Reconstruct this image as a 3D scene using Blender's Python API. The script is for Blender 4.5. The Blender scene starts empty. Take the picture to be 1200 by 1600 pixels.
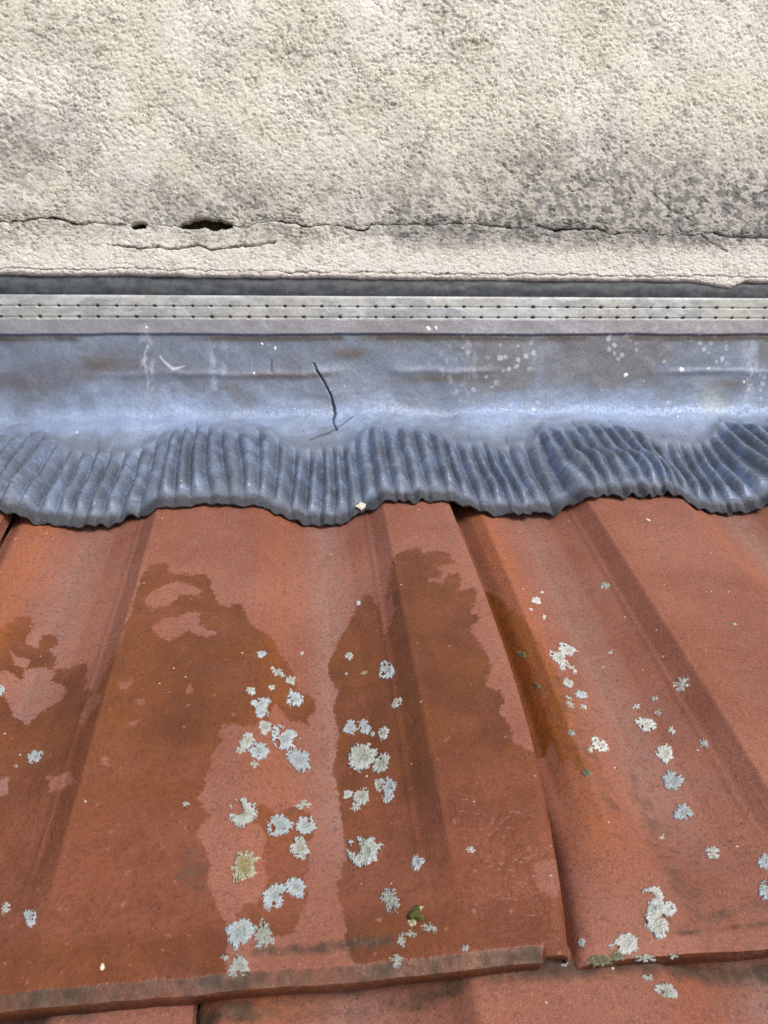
import bpy, math
import numpy as np
from mathutils import Matrix, Vector

# ------------------------------------------------------------------ camera calibration
FPX, CX, CY = 1200.0, 600.0, 800.0            # focal length and centre for a 1200 x 1600 frame
def unit(a):
    return a / np.linalg.norm(a)
h_c = unit(np.array([11400.0, -280.0, 1200.0]))           # along the wall   (right, down, forward)
s_c = np.array([-144.7, -750.0, 1200.0]); s_c = unit(s_c - h_c * (s_c @ h_c))   # up the tiles
n_c = np.cross(s_c, h_c)
if n_c[1] > 0: n_c = -n_c
ALPHA = math.radians(20.0)                                 # pitch of the tiles
y_c = math.cos(ALPHA) * s_c - math.sin(ALPHA) * n_c
z_c = math.sin(ALPHA) * s_c + math.cos(ALPHA) * n_c
W2C = np.array([h_c, y_c, z_c]).T                          # world vector -> camera vector
CAM = np.array([0.0, 0.0, 3.2])
S_W = np.array([0.0, math.cos(ALPHA), math.sin(ALPHA)])
N_W = np.array([0.0, -math.sin(ALPHA), math.cos(ALPHA)])
HH = 0.2783                                                # camera above the tiles' ridge plane
DW = 0.6429                                                # wall face beyond the camera
TW = 0.300                                                 # tile cover width
VN = 0.1425                                                # nose of the upper course
EXPO = 0.335
DROP = 0.0118

scene = bpy.context.scene
cam_d = bpy.data.cameras.new("camera")
cam = bpy.data.objects.new("camera", cam_d)
scene.collection.objects.link(cam)
scene.camera = cam
r_w, d_w, f_w = W2C[0], W2C[1], W2C[2]
cam.matrix_world = Matrix(((r_w[0], -d_w[0], -f_w[0], CAM[0]), (r_w[1], -d_w[1], -f_w[1], CAM[1]),
                           (r_w[2], -d_w[2], -f_w[2], CAM[2]), (0, 0, 0, 1)))
cam_d.sensor_fit = 'VERTICAL'
cam_d.sensor_height = 24.0; cam_d.sensor_width = 18.0
cam_d.lens = 18.0
cam_d.clip_start = 0.01; cam_d.clip_end = 500.0
cam_d.dof.use_dof = True
cam_d.dof.focus_distance = 0.53
cam_d.dof.aperture_fstop = 22.0

# ------------------------------------------------------------------ sky, sun, exposure
SUN_EL, SUN_AZ = math.radians(44), math.radians(150)       # azimuth clockwise from +Y (the wall side)
world = bpy.data.worlds.new("World"); scene.world = world; world.use_nodes = True
nt = world.node_tree; nt.nodes.clear()
sky = nt.nodes.new('ShaderNodeTexSky'); sky.sky_type = 'NISHITA'; sky.sun_disc = False
sky.sun_elevation = SUN_EL; sky.sun_rotation = SUN_AZ
sky.air_density = 1.0; sky.dust_density = 3.0; sky.ozone_density = 1.0
bg = nt.nodes.new('ShaderNodeBackground'); bg.inputs['Strength'].default_value = 0.07
wo = nt.nodes.new('ShaderNodeOutputWorld')
nt.links.new(sky.outputs[0], bg.inputs[0]); nt.links.new(bg.outputs[0], wo.inputs[0])
sun_d = bpy.data.lights.new("sun", 'SUN'); sun_d.energy = 1.5; sun_d.angle = math.radians(26)
sun_d.color = (1.0, 0.93, 0.84)
sun = bpy.data.objects.new("sun", sun_d); scene.collection.objects.link(sun)
sdir = Vector((math.sin(SUN_AZ) * math.cos(SUN_EL), math.cos(SUN_AZ) * math.cos(SUN_EL), math.sin(SUN_EL)))
sun.rotation_euler = sdir.to_track_quat('Z', 'Y').to_euler()
sun.location = (1.5, -2.5, 7.0)
scene.view_settings.view_transform = 'Standard'
scene.view_settings.look = 'None'
scene.view_settings.gamma = 1.0
scene.view_settings.use_curve_mapping = False
scene.view_settings.exposure = 0.92
scene.cycles.max_bounces = 5
scene.cycles.use_denoising = False
scene.render.filter_size = 1.1

# ------------------------------------------------------------------ helpers
rng = np.random.default_rng(7)
def sstep(a, b, x):
    t = np.clip((x - a) / (b - a), 0, 1)
    return t * t * (3 - 2 * t)
def project(P):
    q = (P - CAM) @ W2C.T
    return FPX * q[..., 0] / q[..., 2] + CX, FPX * q[..., 1] / q[..., 2] + CY
def ray(x, y):
    r = np.array([(x - CX) / FPX, (y - CY) / FPX, 1.0])
    return r @ W2C                                         # camera -> world (orthonormal)
def roof_point(X, V, N):
    X, V, N = np.broadcast_arrays(X, V, N)
    return CAM + np.stack([X, V * S_W[1] + N * N_W[1], V * S_W[2] + N * N_W[2]], -1)
def wall_hit(x, y, d=DW):
    r = ray(x, y); return r * (d / r[1])                   # relative to camera
def wall_xz(pts):
    q = np.array([wall_hit(*p) for p in pts]); return q[:, 0], q[:, 2]

_perm = {}
def vnoise(x, y, seed=0):
    """value noise with smooth interpolation, 0..1"""
    if seed not in _perm:
        _perm[seed] = np.random.default_rng(1000 + seed).random((256, 256))
    T = _perm[seed]
    xi = np.floor(x).astype(np.int64); yi = np.floor(y).astype(np.int64)
    fx = x - xi; fy = y - yi
    fx = fx * fx * fx * (fx * (fx * 6 - 15) + 10); fy = fy * fy * fy * (fy * (fy * 6 - 15) + 10)
    x0, x1, y0, y1 = xi & 255, (xi + 1) & 255, yi & 255, (yi + 1) & 255
    return (T[x0, y0] * (1 - fx) + T[x1, y0] * fx) * (1 - fy) + (T[x0, y1] * (1 - fx) + T[x1, y1] * fx) * fy
def fbm(x, y, scale, octaves=4, seed=0, gain=0.5):
    a, tot, out = 1.0, 0.0, 0.0
    for k in range(octaves):
        c, s = math.cos(0.7 * k), math.sin(0.7 * k)
        out = out + a * vnoise((x * c - y * s) / scale + 17.3 * k, (x * s + y * c) / scale + 9.1 * k, seed + k)
        tot += a; a *= gain; scale *= 0.5
    return out / tot
def worley(x, y, scale, seed=0):
    """distance to the nearest and second nearest jittered point, in cells"""
    if seed not in _perm:
        _perm[seed] = np.random.default_rng(1000 + seed).random((256, 256))
    if seed + 500 not in _perm:
        _perm[seed + 500] = np.random.default_rng(1500 + seed).random((256, 256))
    A, B = _perm[seed], _perm[seed + 500]
    x = x / scale; y = y / scale
    xi = np.floor(x).astype(np.int64); yi = np.floor(y).astype(np.int64)
    f1 = np.full(x.shape, 9.0); f2 = np.full(x.shape, 9.0)
    for dx in (-1, 0, 1):
        for dy in (-1, 0, 1):
            cx, cy = xi + dx, yi + dy
            d = np.hypot(cx + A[cx & 255, cy & 255] - x, cy + B[cx & 255, cy & 255] - y)
            f2 = np.where(d < f1, f1, np.minimum(f2, d)); f1 = np.minimum(f1, d)
    return f1, f2
def seg_dist(px, py, pts, closed=False):
    pts = np.asarray(pts, float); out = np.full(px.shape, 1e9)
    rngs = range(len(pts) if closed else len(pts) - 1)
    for i in rngs:
        a, b = pts[i], pts[(i + 1) % len(pts)]
        ab = b - a; L = max(ab @ ab, 1e-12)
        t = np.clip(((px - a[0]) * ab[0] + (py - a[1]) * ab[1]) / L, 0, 1)
        out = np.minimum(out, np.hypot(px - a[0] - t * ab[0], py - a[1] - t * ab[1]))
    return out
def poly_sdf(px, py, pts):
    """signed distance, positive inside"""
    pts = np.asarray(pts, float)
    ins = np.zeros(px.shape, bool)
    for i in range(len(pts)):
        a, b = pts[i], pts[(i + 1) % len(pts)]
        if a[1] == b[1]: continue
        c = ((a[1] > py) != (b[1] > py)) & (px < (b[0] - a[0]) * (py - a[1]) / (b[1] - a[1]) + a[0])
        ins ^= c
    d = seg_dist(px, py, pts, True)
    return np.where(ins, d, -d)

COL = scene.collection
def link(o, parent=None):
    COL.objects.link(o)
    if parent is not None: o.parent = parent
    return o
def tag(o, label=None, category=None, group=None, kind=None):
    if label: o["label"] = label
    if category: o["category"] = category
    if group: o["group"] = group
    if kind: o["kind"] = kind
    return o
def raw_mesh(name, V, Q, attrs=None, smooth=True, tris=None):
    me = bpy.data.meshes.new(name)
    V = np.ascontiguousarray(V, np.float32); Q = np.asarray(Q, np.int32).reshape(-1, 4)
    nt_ = 0 if tris is None else len(tris)
    me.vertices.add(len(V)); me.vertices.foreach_set('co', V.ravel())
    idx = Q.ravel()
    starts = np.arange(len(Q), dtype=np.int32) * 4
    if nt_:
        starts = np.concatenate([starts, len(idx) + np.arange(nt_, dtype=np.int32) * 3])
        idx = np.concatenate([idx, np.asarray(tris, np.int32).ravel()])
    me.loops.add(len(idx)); me.loops.foreach_set('vertex_index', idx.astype(np.int32))
    me.polygons.add(len(starts)); me.polygons.foreach_set('loop_start', starts.astype(np.int32))
    me.polygons.foreach_set('use_smooth', np.full(len(starts), smooth))
    for k, a in (attrs or {}).items():
        a = np.asarray(a, np.float32)
        if a.ndim == 2:
            at = me.attributes.new(k, 'FLOAT_COLOR', 'POINT')
            at.data.foreach_set('color', np.concatenate([a, np.ones((len(a), 1), np.float32)], 1).ravel())
        else:
            at = me.attributes.new(k, 'FLOAT', 'POINT'); at.data.foreach_set('value', a)
    me.update(calc_edges=True); me.validate()
    return me
def grid_quads(nj, ni, off=0):
    j, i = np.meshgrid(np.arange(nj - 1), np.arange(ni - 1), indexing='ij')
    a = (j * ni + i).ravel() + off
    return np.stack([a, a + 1, a + ni + 1, a + ni], 1)
def grid_obj(name, P, mat, attrs=None, parent=None, flip=False):
    nj, ni = P.shape[:2]
    Q = grid_quads(nj, ni)
    if flip: Q = Q[:, ::-1]
    at = {k: (a.reshape(-1, 3) if a.ndim == 3 else a.ravel()) for k, a in (attrs or {}).items()}
    me = raw_mesh(name, P.reshape(-1, 3), Q, at)
    me.materials.append(mat)
    return link(bpy.data.objects.new(name, me), parent)
def box_obj(name, lo, hi, mat, parent=None):
    (x0, y0, z0), (x1, y1, z1) = lo, hi
    V = [(x0, y0, z0), (x1, y0, z0), (x1, y1, z0), (x0, y1, z0), (x0, y0, z1), (x1, y0, z1), (x1, y1, z1), (x0, y1, z1)]
    Q = [(0, 3, 2, 1), (4, 5, 6, 7), (0, 1, 5, 4), (1, 2, 6, 5), (2, 3, 7, 6), (3, 0, 4, 7)]
    me = raw_mesh(name, np.array(V), Q, smooth=False); me.materials.append(mat)
    return link(bpy.data.objects.new(name, me), parent)
def empty(name, loc):
    o = bpy.data.objects.new(name, None); o.location = loc; o.empty_display_size = 0.05
    return link(o)

# ------------------------------------------------------------------ node helper
class NB:
    def __init__(self, name):
        self.m = bpy.data.materials.new(name); self.m.use_nodes = True
        self.t = self.m.node_tree; self.t.nodes.clear()
        self.out = self.t.nodes.new('ShaderNodeOutputMaterial')
        self.b = self.t.nodes.new('ShaderNodeBsdfPrincipled')
        self.t.links.new(self.b.outputs[0], self.out.inputs[0])
        tc = self.t.nodes.new('ShaderNodeTexCoord')
        oi = self.t.nodes.new('ShaderNodeObjectInfo')
        off = self.vmath('SCALE', self.comb(oi.outputs['Random'], oi.outputs['Random'], oi.outputs['Random']), 7.0)
        self.pos = self.vmath('ADD', tc.outputs['Object'], off)
        self.rand = oi.outputs['Random']
    def n(self, kind, **kw):
        nd = self.t.nodes.new(kind)
        for k, v in kw.items(): setattr(nd, k, v)
        return nd
    def put(self, sock, v):
        if isinstance(v, bpy.types.NodeSocket): self.t.links.new(v, sock)
        else:
            if sock.type == 'RGBA' and len(v) == 3: v = (*v, 1)
            sock.default_value = v
    def comb(self, a, b, c):
        nd = self.n('ShaderNodeCombineXYZ')
        for s, v in zip(nd.inputs, (a, b, c)): self.put(s, v)
        return nd.outputs[0]
    def vmath(self, op, a, b):
        nd = self.n('ShaderNodeVectorMath', operation=op); self.put(nd.inputs[0], a)
        if op == 'SCALE': self.put(nd.inputs['Scale'], b)
        else: self.put(nd.inputs[1], b)
        return nd.outputs[0]
    def math(self, op, a, b=0.0, clamp=False):
        nd = self.n('ShaderNodeMath', operation=op, use_clamp=clamp); self.put(nd.inputs[0], a); self.put(nd.inputs[1], b)
        return nd.outputs[0]
    def noise(self, scale, detail=4.0, rough=0.55, dist=0.0, vec=None):
        nd = self.n('ShaderNodeTexNoise'); self.put(nd.inputs['Vector'], vec or self.pos)
        nd.inputs['Scale'].default_value = scale; nd.inputs['Detail'].default_value = detail
        nd.inputs['Roughness'].default_value = rough; nd.inputs['Distortion'].default_value = dist
        return nd.outputs[0]
    def voronoi(self, scale, feature='F1', vec=None, rand=1.0):
        nd = self.n('ShaderNodeTexVoronoi', feature=feature); self.put(nd.inputs['Vector'], vec or self.pos)
        nd.inputs['Scale'].default_value = scale; nd.inputs['Randomness'].default_value = rand
        return nd
    def ramp(self, v, a, b, lo=0.0, hi=1.0):
        nd = self.n('ShaderNodeMapRange', interpolation_type='SMOOTHSTEP')
        for s, x in zip(nd.inputs, (v, a, b, lo, hi)): self.put(s, x)
        return nd.outputs[0]
    def mix(self, f, a, b, mode='MIX'):
        nd = self.n('ShaderNodeMix', data_type='RGBA', blend_type=mode)
        self.put(nd.inputs[0], f); self.put(nd.inputs[6], a); self.put(nd.inputs[7], b)
        return nd.outputs[2]
    def fmix(self, f, a, b):
        nd = self.n('ShaderNodeMix', data_type='FLOAT')
        self.put(nd.inputs[0], f); self.put(nd.inputs[2], a); self.put(nd.inputs[3], b)
        return nd.outputs[0]
    def attr(self, name, color=False):
        nd = self.n('ShaderNodeAttribute', attribute_name=name)
        return nd.outputs['Color'] if color else nd.outputs['Fac']
    def bump(self, height, strength, dist, normal=None):
        nd = self.n('ShaderNodeBump'); self.put(nd.inputs['Height'], height)
        nd.inputs['Strength'].default_value = strength if not isinstance(strength, bpy.types.NodeSocket) else 1
        if isinstance(strength, bpy.types.NodeSocket): self.put(nd.inputs['Strength'], strength)
        nd.inputs['Distance'].default_value = dist
        if normal is not None: self.put(nd.inputs['Normal'], normal)
        return nd.outputs[0]
    def set(self, **kw):
        for k, v in kw.items(): self.put(self.b.inputs[k.replace('_', ' ')], v)
        return self.m

# ------------------------------------------------------------------ materials
def mat_tile():
    b = NB("terracotta_tile")
    wet_s, dirt_shade, org, dust_sheen = b.attr('wet'), b.attr('dirt_shade'), b.attr('org'), b.attr('dust_sheen')
    big = b.noise(11.0, 5, .6); mid = b.noise(48.0, 5, .62); fine = b.noise(520.0, 4, .72); grit = b.noise(1500.0, 2, .8); blot = b.noise(150.0, 4, .65)
    dry = b.mix(b.ramp(big, .36, .66), (.214, .074, .045), (.288, .116, .076))
    dry = b.mix(b.ramp(mid, .45, .72, 0, .60), dry, (.232, .106, .084))
    dry = b.mix(b.math('MULTIPLY', org, b.ramp(mid, .25, .65, .35, .9)), dry, (.335, .105, .040))
    dry = b.mix(b.math('MULTIPLY', dust_sheen, b.ramp(blot, .30, .62, .35, .95)), dry, (.262, .150, .124))
    dry = b.mix(b.ramp(blot, .52, .72, 0, .40), dry, (.18, .075, .058))
    dry = b.mix(b.ramp(fine, .50, .66, 0, .68), dry, (.125, .052, .042))
    dry = b.mix(b.ramp(grit, .56, .70, 0, .62), dry, (.46, .27, .21))
    # ragged edge of the damp patches
    edge = b.math('ADD', b.math('MULTIPLY', b.math('SUBTRACT', b.noise(95.0, 3, .6), .5), 18.0),
                  b.math('MULTIPLY', b.math('SUBTRACT', b.noise(420.0, 3, .65), .5), 15.0))
    edge = b.math('ADD', edge, b.math('MULTIPLY', b.math('SUBTRACT', b.noise(1100.0, 2, .6), .5), 9.0))
    w = b.ramp(b.math('ADD', wet_s, edge), -1.4, 1.6)
    # broken damp in places, plus sky reflection painted pinkish low down
    thin_sheen = b.math('MAXIMUM', b.ramp(b.noise(26.0, 5, .65), .46, .70, 0, .55), b.math('MULTIPLY', b.attr('sky_sheen'), b.ramp(b.noise(60.0, 4, .65), .3, .6, .35, .85)))
    wtone = b.mix(b.ramp(b.noise(33.0, 5, .65), .35, .68), (.165, .050, .013), (.112, .031, .010))
    wtone = b.mix(b.math('MULTIPLY', org, .85), wtone, (.300, .092, .018))
    wtone = b.mix(thin_sheen, wtone, (.225, .072, .038))
    wtone = b.mix(b.ramp(blot, .50, .72, 0, .5), wtone, (.115, .040, .020))
    wtone = b.mix(b.ramp(fine, .48, .68, 0, .55), wtone, (.080, .028, .016))
    wtone = b.mix(b.ramp(grit, .60, .73, 0, .40), wtone, (.34, .16, .11))
    fleck = b.ramp(b.noise(240.0, 3, .6), .66, .72, 0, .7)
    wtone = b.mix(fleck, wtone, (.30, .135, .100))
    col = b.mix(w, dry, wtone)
    # dirt and soot on the nose and in streaks, with shade painted into creases and trough ends
    dm = b.ramp(b.math('ADD', dirt_shade, b.math('MULTIPLY', b.math('SUBTRACT', b.noise(160.0, 6, .7), .5), 1.0)), .28, .78)
    grime_shade = b.mix(b.ramp(b.noise(260.0, 5, .65), .38, .66), (.030, .025, .018), (.082, .062, .044))
    col = b.mix(b.math('MULTIPLY', dm, .86), col, grime_shade)
    # specks: pale grains and dark pits
    v1 = b.voronoi(120.0); sp = b.math('LESS_THAN', v1.outputs['Distance'], .065)
    sp = b.math('MULTIPLY', sp, b.math('GREATER_THAN', b.noise(60.0, 2), .55))
    col = b.mix(b.math('MULTIPLY', sp, .8), col, (.62, .56, .50))
    v2 = b.voronoi(170.0, vec=b.vmath('ADD', b.pos, (3.1, 1.7, .4))); pit = b.math('LESS_THAN', v2.outputs['Distance'], .075)
    pit = b.math('MULTIPLY', pit, b.math('GREATER_THAN', b.noise(35.0, 2), .54))
    col = b.mix(b.math('MULTIPLY', pit, .85), col, (.03, .018, .014))
    streak = b.noise(1.0, 5, .6, vec=b.vmath('MULTIPLY', b.pos, (190.0, 60.0, 60.0)))
    nrm = b.bump(b.math('ADD', fine, b.math('MULTIPLY', grit, .6)), .45, .0007)
    # beads and runs of water
    vb = b.voronoi(420.0, 'SMOOTH_F1', vec=b.vmath('ADD', b.vmath('MULTIPLY', b.pos, (1.0, .62, .62)), b.vmath('SCALE', b.comb(b.noise(90.0, 2), b.noise(120.0, 2), .0), .01)))
    drops = b.ramp(vb.outputs['Distance'], .30, .55, 1.0, .0)
    runs = b.math('ADD', b.noise(120.0, 3, .6), b.math('MULTIPLY', drops, b.ramp(b.noise(14.0, 3), .48, .66, 0, .45)))
    nrm = b.bump(runs, b.fmix(w, .05, .55), .0011, nrm)
    rough = b.fmix(w, b.ramp(mid, .3, .7, .60, .74), b.fmix(thin_sheen, b.ramp(streak, .35, .65, .14, .27), .28))
    rough = b.fmix(dm, rough, .75)
    return b.set(Base_Color=col, Roughness=rough, Normal=nrm, Specular_IOR_Level=b.fmix(w, .28, .42))

def mat_wall(name, warm):
    b = NB(name)
    c = b.attr('col', True)
    fine = b.noise(900.0, 4, .7); g = b.noise(330.0, 3, .6)
    c = b.mix(b.ramp(fine, .38, .7, 0, .5), c, b.mix(1.0, c, (.62, .61, .58), 'MULTIPLY'))
    c = b.mix(b.ramp(g, .58, .75, 0, .35), c, (.84, .82, .77))
    nrm = b.bump(b.math('ADD', fine, b.math('MULTIPLY', g, .8)), .75, .0010)
    far = b.attr('far'); rc = b.noise(300.0, 4, .75); rp = b.noise(430.0, 3, .7)
    c = b.mix(b.math('MULTIPLY', far, b.ramp(rp, .54, .68, 0, .42)), c, (.42, .40, .35))
    nrm = b.bump(rc, b.math('MULTIPLY', far, .7), .0035, nrm)
    return b.set(Base_Color=c, Roughness=.92, Normal=nrm, Specular_IOR_Level=.25)

def mat_lead():
    b = NB("weathered_lead")
    c = b.attr('col', True); rg = b.attr('rgh')
    f = b.noise(420.0, 4, .7); g = b.noise(1300.0, 2, .7)
    c = b.mix(b.ramp(f, .42, .70, 0, .42), c, b.mix(1.0, c, (.55, .55, .57), 'MULTIPLY'))
    c = b.mix(b.ramp(g, .60, .74, 0, .25), c, (.50, .54, .60))
    v1 = b.voronoi(300.0); sp = b.math('LESS_THAN', v1.outputs['Distance'], .10)
    sp = b.math('MULTIPLY', sp, b.math('GREATER_THAN', b.noise(70.0, 2), .60))
    c = b.mix(b.math('MULTIPLY', sp, .7), c, (.62, .66, .70))
    nrm = b.bump(b.math('ADD', f, b.math('MULTIPLY', g, .4)), .30, .0007)
    r = b.math('ADD', rg, b.ramp(f, .3, .7, -.06, .08))
    return b.set(Base_Color=c, Roughness=r, Metallic=.55, Normal=nrm, Specular_IOR_Level=.5)

def mat_zinc():
    b = NB("galvanised_strip")
    c = b.attr('col', True)
    f = b.noise(350.0, 5, .7)
    streaks = b.noise(1.0, 4, .6, vec=b.vmath('MULTIPLY', b.pos, (60.0, 60.0, 500.0)))
    c = b.mix(b.ramp(f, .35, .7, 0, .45), c, b.mix(1.0, c, (.58, .60, .60), 'MULTIPLY'))
    c = b.mix(b.ramp(streaks, .5, .75, 0, .35), c, (.60, .62, .60))
    nrm = b.bump(f, .35, .0006)
    return b.set(Base_Color=c, Roughness=.55, Metallic=.25, Normal=nrm)

def mat_plain(name, col, col2, scale=200.0, rough=.8, bump=.3, bd=.0008, metallic=0.0, spec=.4):
    b = NB(name)
    f = b.noise(scale, 5, .65)
    c = b.mix(b.ramp(f, .35, .68), col, col2)
    return b.set(Base_Color=c, Roughness=rough, Normal=b.bump(f, bump, bd), Metallic=metallic, Specular_IOR_Level=spec)

def mat_lichen(name, lobe, mid, core):
    b = NB(name)
    rad = b.attr('rad'); f = b.noise(700.0, 4, .7); g = b.noise(260.0, 3, .6)
    c = b.mix(b.ramp(b.math('ADD', rad, b.math('MULTIPLY', b.math('SUBTRACT', g, .5), .7)), .25, .85), core, lobe)
    c = b.mix(b.ramp(b.math('ADD', b.attr('crest'), b.math('MULTIPLY', b.math('SUBTRACT', f, .5), .8)), .02, .50, .85, 0.0), c, mid)
    c = b.mix(b.ramp(f, .50, .70, 0, .45), c, mid)
    c = b.mix(b.ramp(b.noise(1500.0, 2, .7), .60, .72, 0, .5), c, (.72, .74, .72))
    c = b.mix(b.math('MULTIPLY', b.rand, .35), c, mid)
    return b.set(Base_Color=c, Roughness=.9, Normal=b.bump(f, .6, .0006), Specular_IOR_Level=.2)

M_TILE = mat_tile()
M_WALL = mat_wall("roughcast_render", 1.0)
M_LEAD = mat_lead()
M_ZINC = mat_zinc()
M_SEAL = mat_plain("dark_sealant", (.045, .055, .065), (.090, .105, .118), 120.0, .55, .35, .0010)
M_CORE = mat_plain("old_masonry", (.040, .032, .022), (.120, .095, .055), 160.0, .95, .6, .002)
M_UNDER = mat_plain("light_stop_dark", (.022, .021, .020), (.04, .038, .035), 300.0, .9, .4, .001)
M_GRAVEL = mat_plain("courtyard_gravel", (.16, .15, .13), (.26, .24, .21), 30.0, .95, .6, .01)
M_LICH = [mat_lichen("lichen_blue_grey", (.45, .52, .57), (.18, .22, .24), (.36, .39, .39)),
          mat_lichen("lichen_green_grey", (.49, .54, .54), (.19, .21, .19), (.35, .36, .31)),
          mat_lichen("lichen_yellowish", (.50, .52, .42), (.36, .33, .17), (.24, .20, .10)),
          mat_lichen("lichen_olive", (.20, .21, .13), (.12, .12, .06), (.10, .09, .05)),
          mat_lichen("lichen_chalky", (.62, .65, .65), (.27, .29, .29), (.50, .50, .45))]
M_MOSS = mat_plain("moss", (.050, .052, .012), (.12, .11, .030), 500.0, .95, .8, .0015)
M_WHITE = mat_plain("dried_paint", (.74, .75, .74), (.82, .82, .80), 400.0, .6, .2, .0004)
M_CHIP = mat_plain("mortar_flake", (.55, .52, .44), (.72, .69, .60), 500.0, .9, .5, .0008)
M_SEED = mat_plain("seed_husk", (.62, .52, .38), (.74, .66, .52), 500.0, .6, .2, .0003)

# ------------------------------------------------------------------ the setting
ground = box_obj("ground", (-60, -60, -.3), (60, 60, 0.0), M_GRAVEL)
tag(ground, kind="structure")

# ------------------------------------------------------------------ house wall
XL, XR = -1.35, 1.55
def axis(lo, hi, d0, d1, step, coarse):
    a = np.arange(d0, d1 + step * .5, step)
    return np.concatenate([np.arange(lo, d0 - coarse * .5, coarse), a, np.arange(a[-1] + coarse, hi + coarse * .5, coarse)])
DX0, DX1, ztop = -.40, .575, .345                           # finely built stretch of the wall
wx = axis(XL, XR, DX0, DX1, .00084, .020)
def wall_far(x, z):
    return np.clip(np.maximum(np.maximum(sstep(DX0 + .03, DX0, x), sstep(DX1 - .03, DX1, x)), sstep(ztop - .03, ztop, z)), 0, 1)
CRACK = [(-40, 349), (0, 347), (30, 345), (60, 342), (80, 341), (100, 344), (115, 349), (130, 352), (150, 347), (180, 352), (205, 354), (228, 352),
         (240, 352), (262, 354), (285, 353), (325, 352), (363, 353), (385, 354), (400, 348), (430, 345), (470, 352), (490, 355), (505, 350), (535, 355),
         (560, 362), (575, 358), (580, 350), (620, 352), (640, 350), (660, 353), (700, 350), (750, 352), (800, 357), (835, 354), (865, 362),
         (900, 358), (930, 358), (955, 366), (985, 364), (1005, 361), (1020, 366), (1045, 370), (1080, 366), (1115, 364), (1150, 370), (1200, 372), (1240, 370)]
cxs, czs = wall_xz(CRACK)
zc = np.interp(wx, cxs, czs) + .0042 * ((wx > DX0) & (wx < DX1)) * (fbm(wx, wx * 0, .008, 5, 40, .72) - .5)
ppx = np.interp(wx, cxs, [p[0] for p in CRACK])
gap = .00004 + .0016 * np.clip(fbm(wx, wx * 0 + 3, .022, 4, 44, .65) - .50, 0, 1) * 2
gap += .0006 * sstep(820, 850, ppx) * sstep(-.2, .4, fbm(wx, wx * 0 + 8, .02, 2, 45) - .4)
gap = np.minimum(gap, .00055) * sstep(.36, .50, fbm(wx, wx * 0 + 6, .035, 3, 48))
gap = gap * (1 - .95 * (sstep(130, 150, ppx) * (1 - sstep(405, 430, ppx))))
up_h = np.zeros_like(wx); dn_h = np.zeros_like(wx)
for x0, x1, hu, hd in ((204, 229, .0018, .0014), (282, 364, .0040, .0024)):
    t = np.clip((ppx - x0) / (x1 - x0), 0, 1); prof = np.sqrt(np.clip(np.sin(math.pi * t), 0, 1)) * ((ppx > x0) & (ppx < x1))
    up_h += hu * prof * (.75 + .5 * fbm(wx, wx * 0, .006, 2, 46)); dn_h += hd * prof * (.7 + .6 * fbm(wx, wx * 0, .008, 2, 47))
BOTTOM = [(-40, 429), (0, 429), (100, 431), (200, 430), (300, 433), (400, 434), (500, 435), (620, 437), (800, 438), (1000, 440), (1080, 441), (1110, 445),
          (1130, 449), (1145, 450), (1155, 445), (1165, 441), (1200, 442), (1240, 442)]
bxs, bzs = wall_xz(BOTTOM)
zb = np.interp(wx, bxs, bzs) + .0022 * (fbm(wx, wx * 0 + 5, .012, 4, 50, .65) - .5)

def rel(x, z):
    """relief of the roughcast, metres"""
    f1, f2 = worley(x + .0012 * fbm(x, z, .004, 2, 60), z + .0012 * fbm(x, z, .004, 2, 62), .0036, 64)
    grains = sstep(.0, .55, f2 - f1) * .6 + .4 * (1 - f1)
    coarse = .70 + .5 * fbm(x, z, .06, 3, 160)
    r = .0005 * grains * coarse + .0012 * coarse * (fbm(x * .8 + z * .35, z, .0032, 4, 66, .72) - .5)
    pk = fbm(x * .9 + z * .3, z * 1.15, .0018, 3, 166, .7)
    r -= .0012 * sstep(.58, .78, pk) * coarse
    wm = fbm(x * .85 + z * .4, z, .0052, 3, 176, .6)
    r -= .0015 * np.exp(-((wm - .5) / .030) ** 2) * sstep(.40, .62, fbm(x, z, .011, 2, 180))
    r = r * (1 - wall_far(x, z))
    r += .0042 * (fbm(x, z, .034, 1, 70) - .5) + .004 * (fbm(x, z, .15, 2, 74) - .5)
    return r
GROOVES = [([(250, 165), (262, 174), (278, 185), (300, 207)], .0010, .0009), ([(404, 200), (420, 214), (440, 230), (465, 250)], .0009, .0007),
           ([(528, 203), (545, 217), (560, 237), (585, 262)], .0009, .0008), ([(1093, 366), (1108, 378), (1122, 386), (1136, 393)], .0006, .0020),
           ([(176, 383), (200, 386), (215, 389), (240, 385), (255, 387), (268, 391), (285, 386), (310, 384), (325, 390), (345, 390), (360, 387), (385, 384), (410, 382), (430, 378)], .0008, .0035),
           ([(-40, 420), (0, 421), (40, 420), (100, 421), (160, 420), (240, 421), (300, 421), (330, 423), (420, 424), (460, 426), (520, 426), (640, 427), (760, 428), (900, 430), (1000, 431), (1100, 431), (1240, 434)], .0005, .0016),
           ([(340, 345), (330, 335)], .0004, .001), ([(1020, 300), (1032, 312), (1050, 330), (1080, 345)], .0007, .0012), ([(920, 262), (945, 282), (960, 300)], .0007, .0012)]
GR3 = [(np.stack(wall_xz(p), 1), w, d) for p, w, d in GROOVES]
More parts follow.
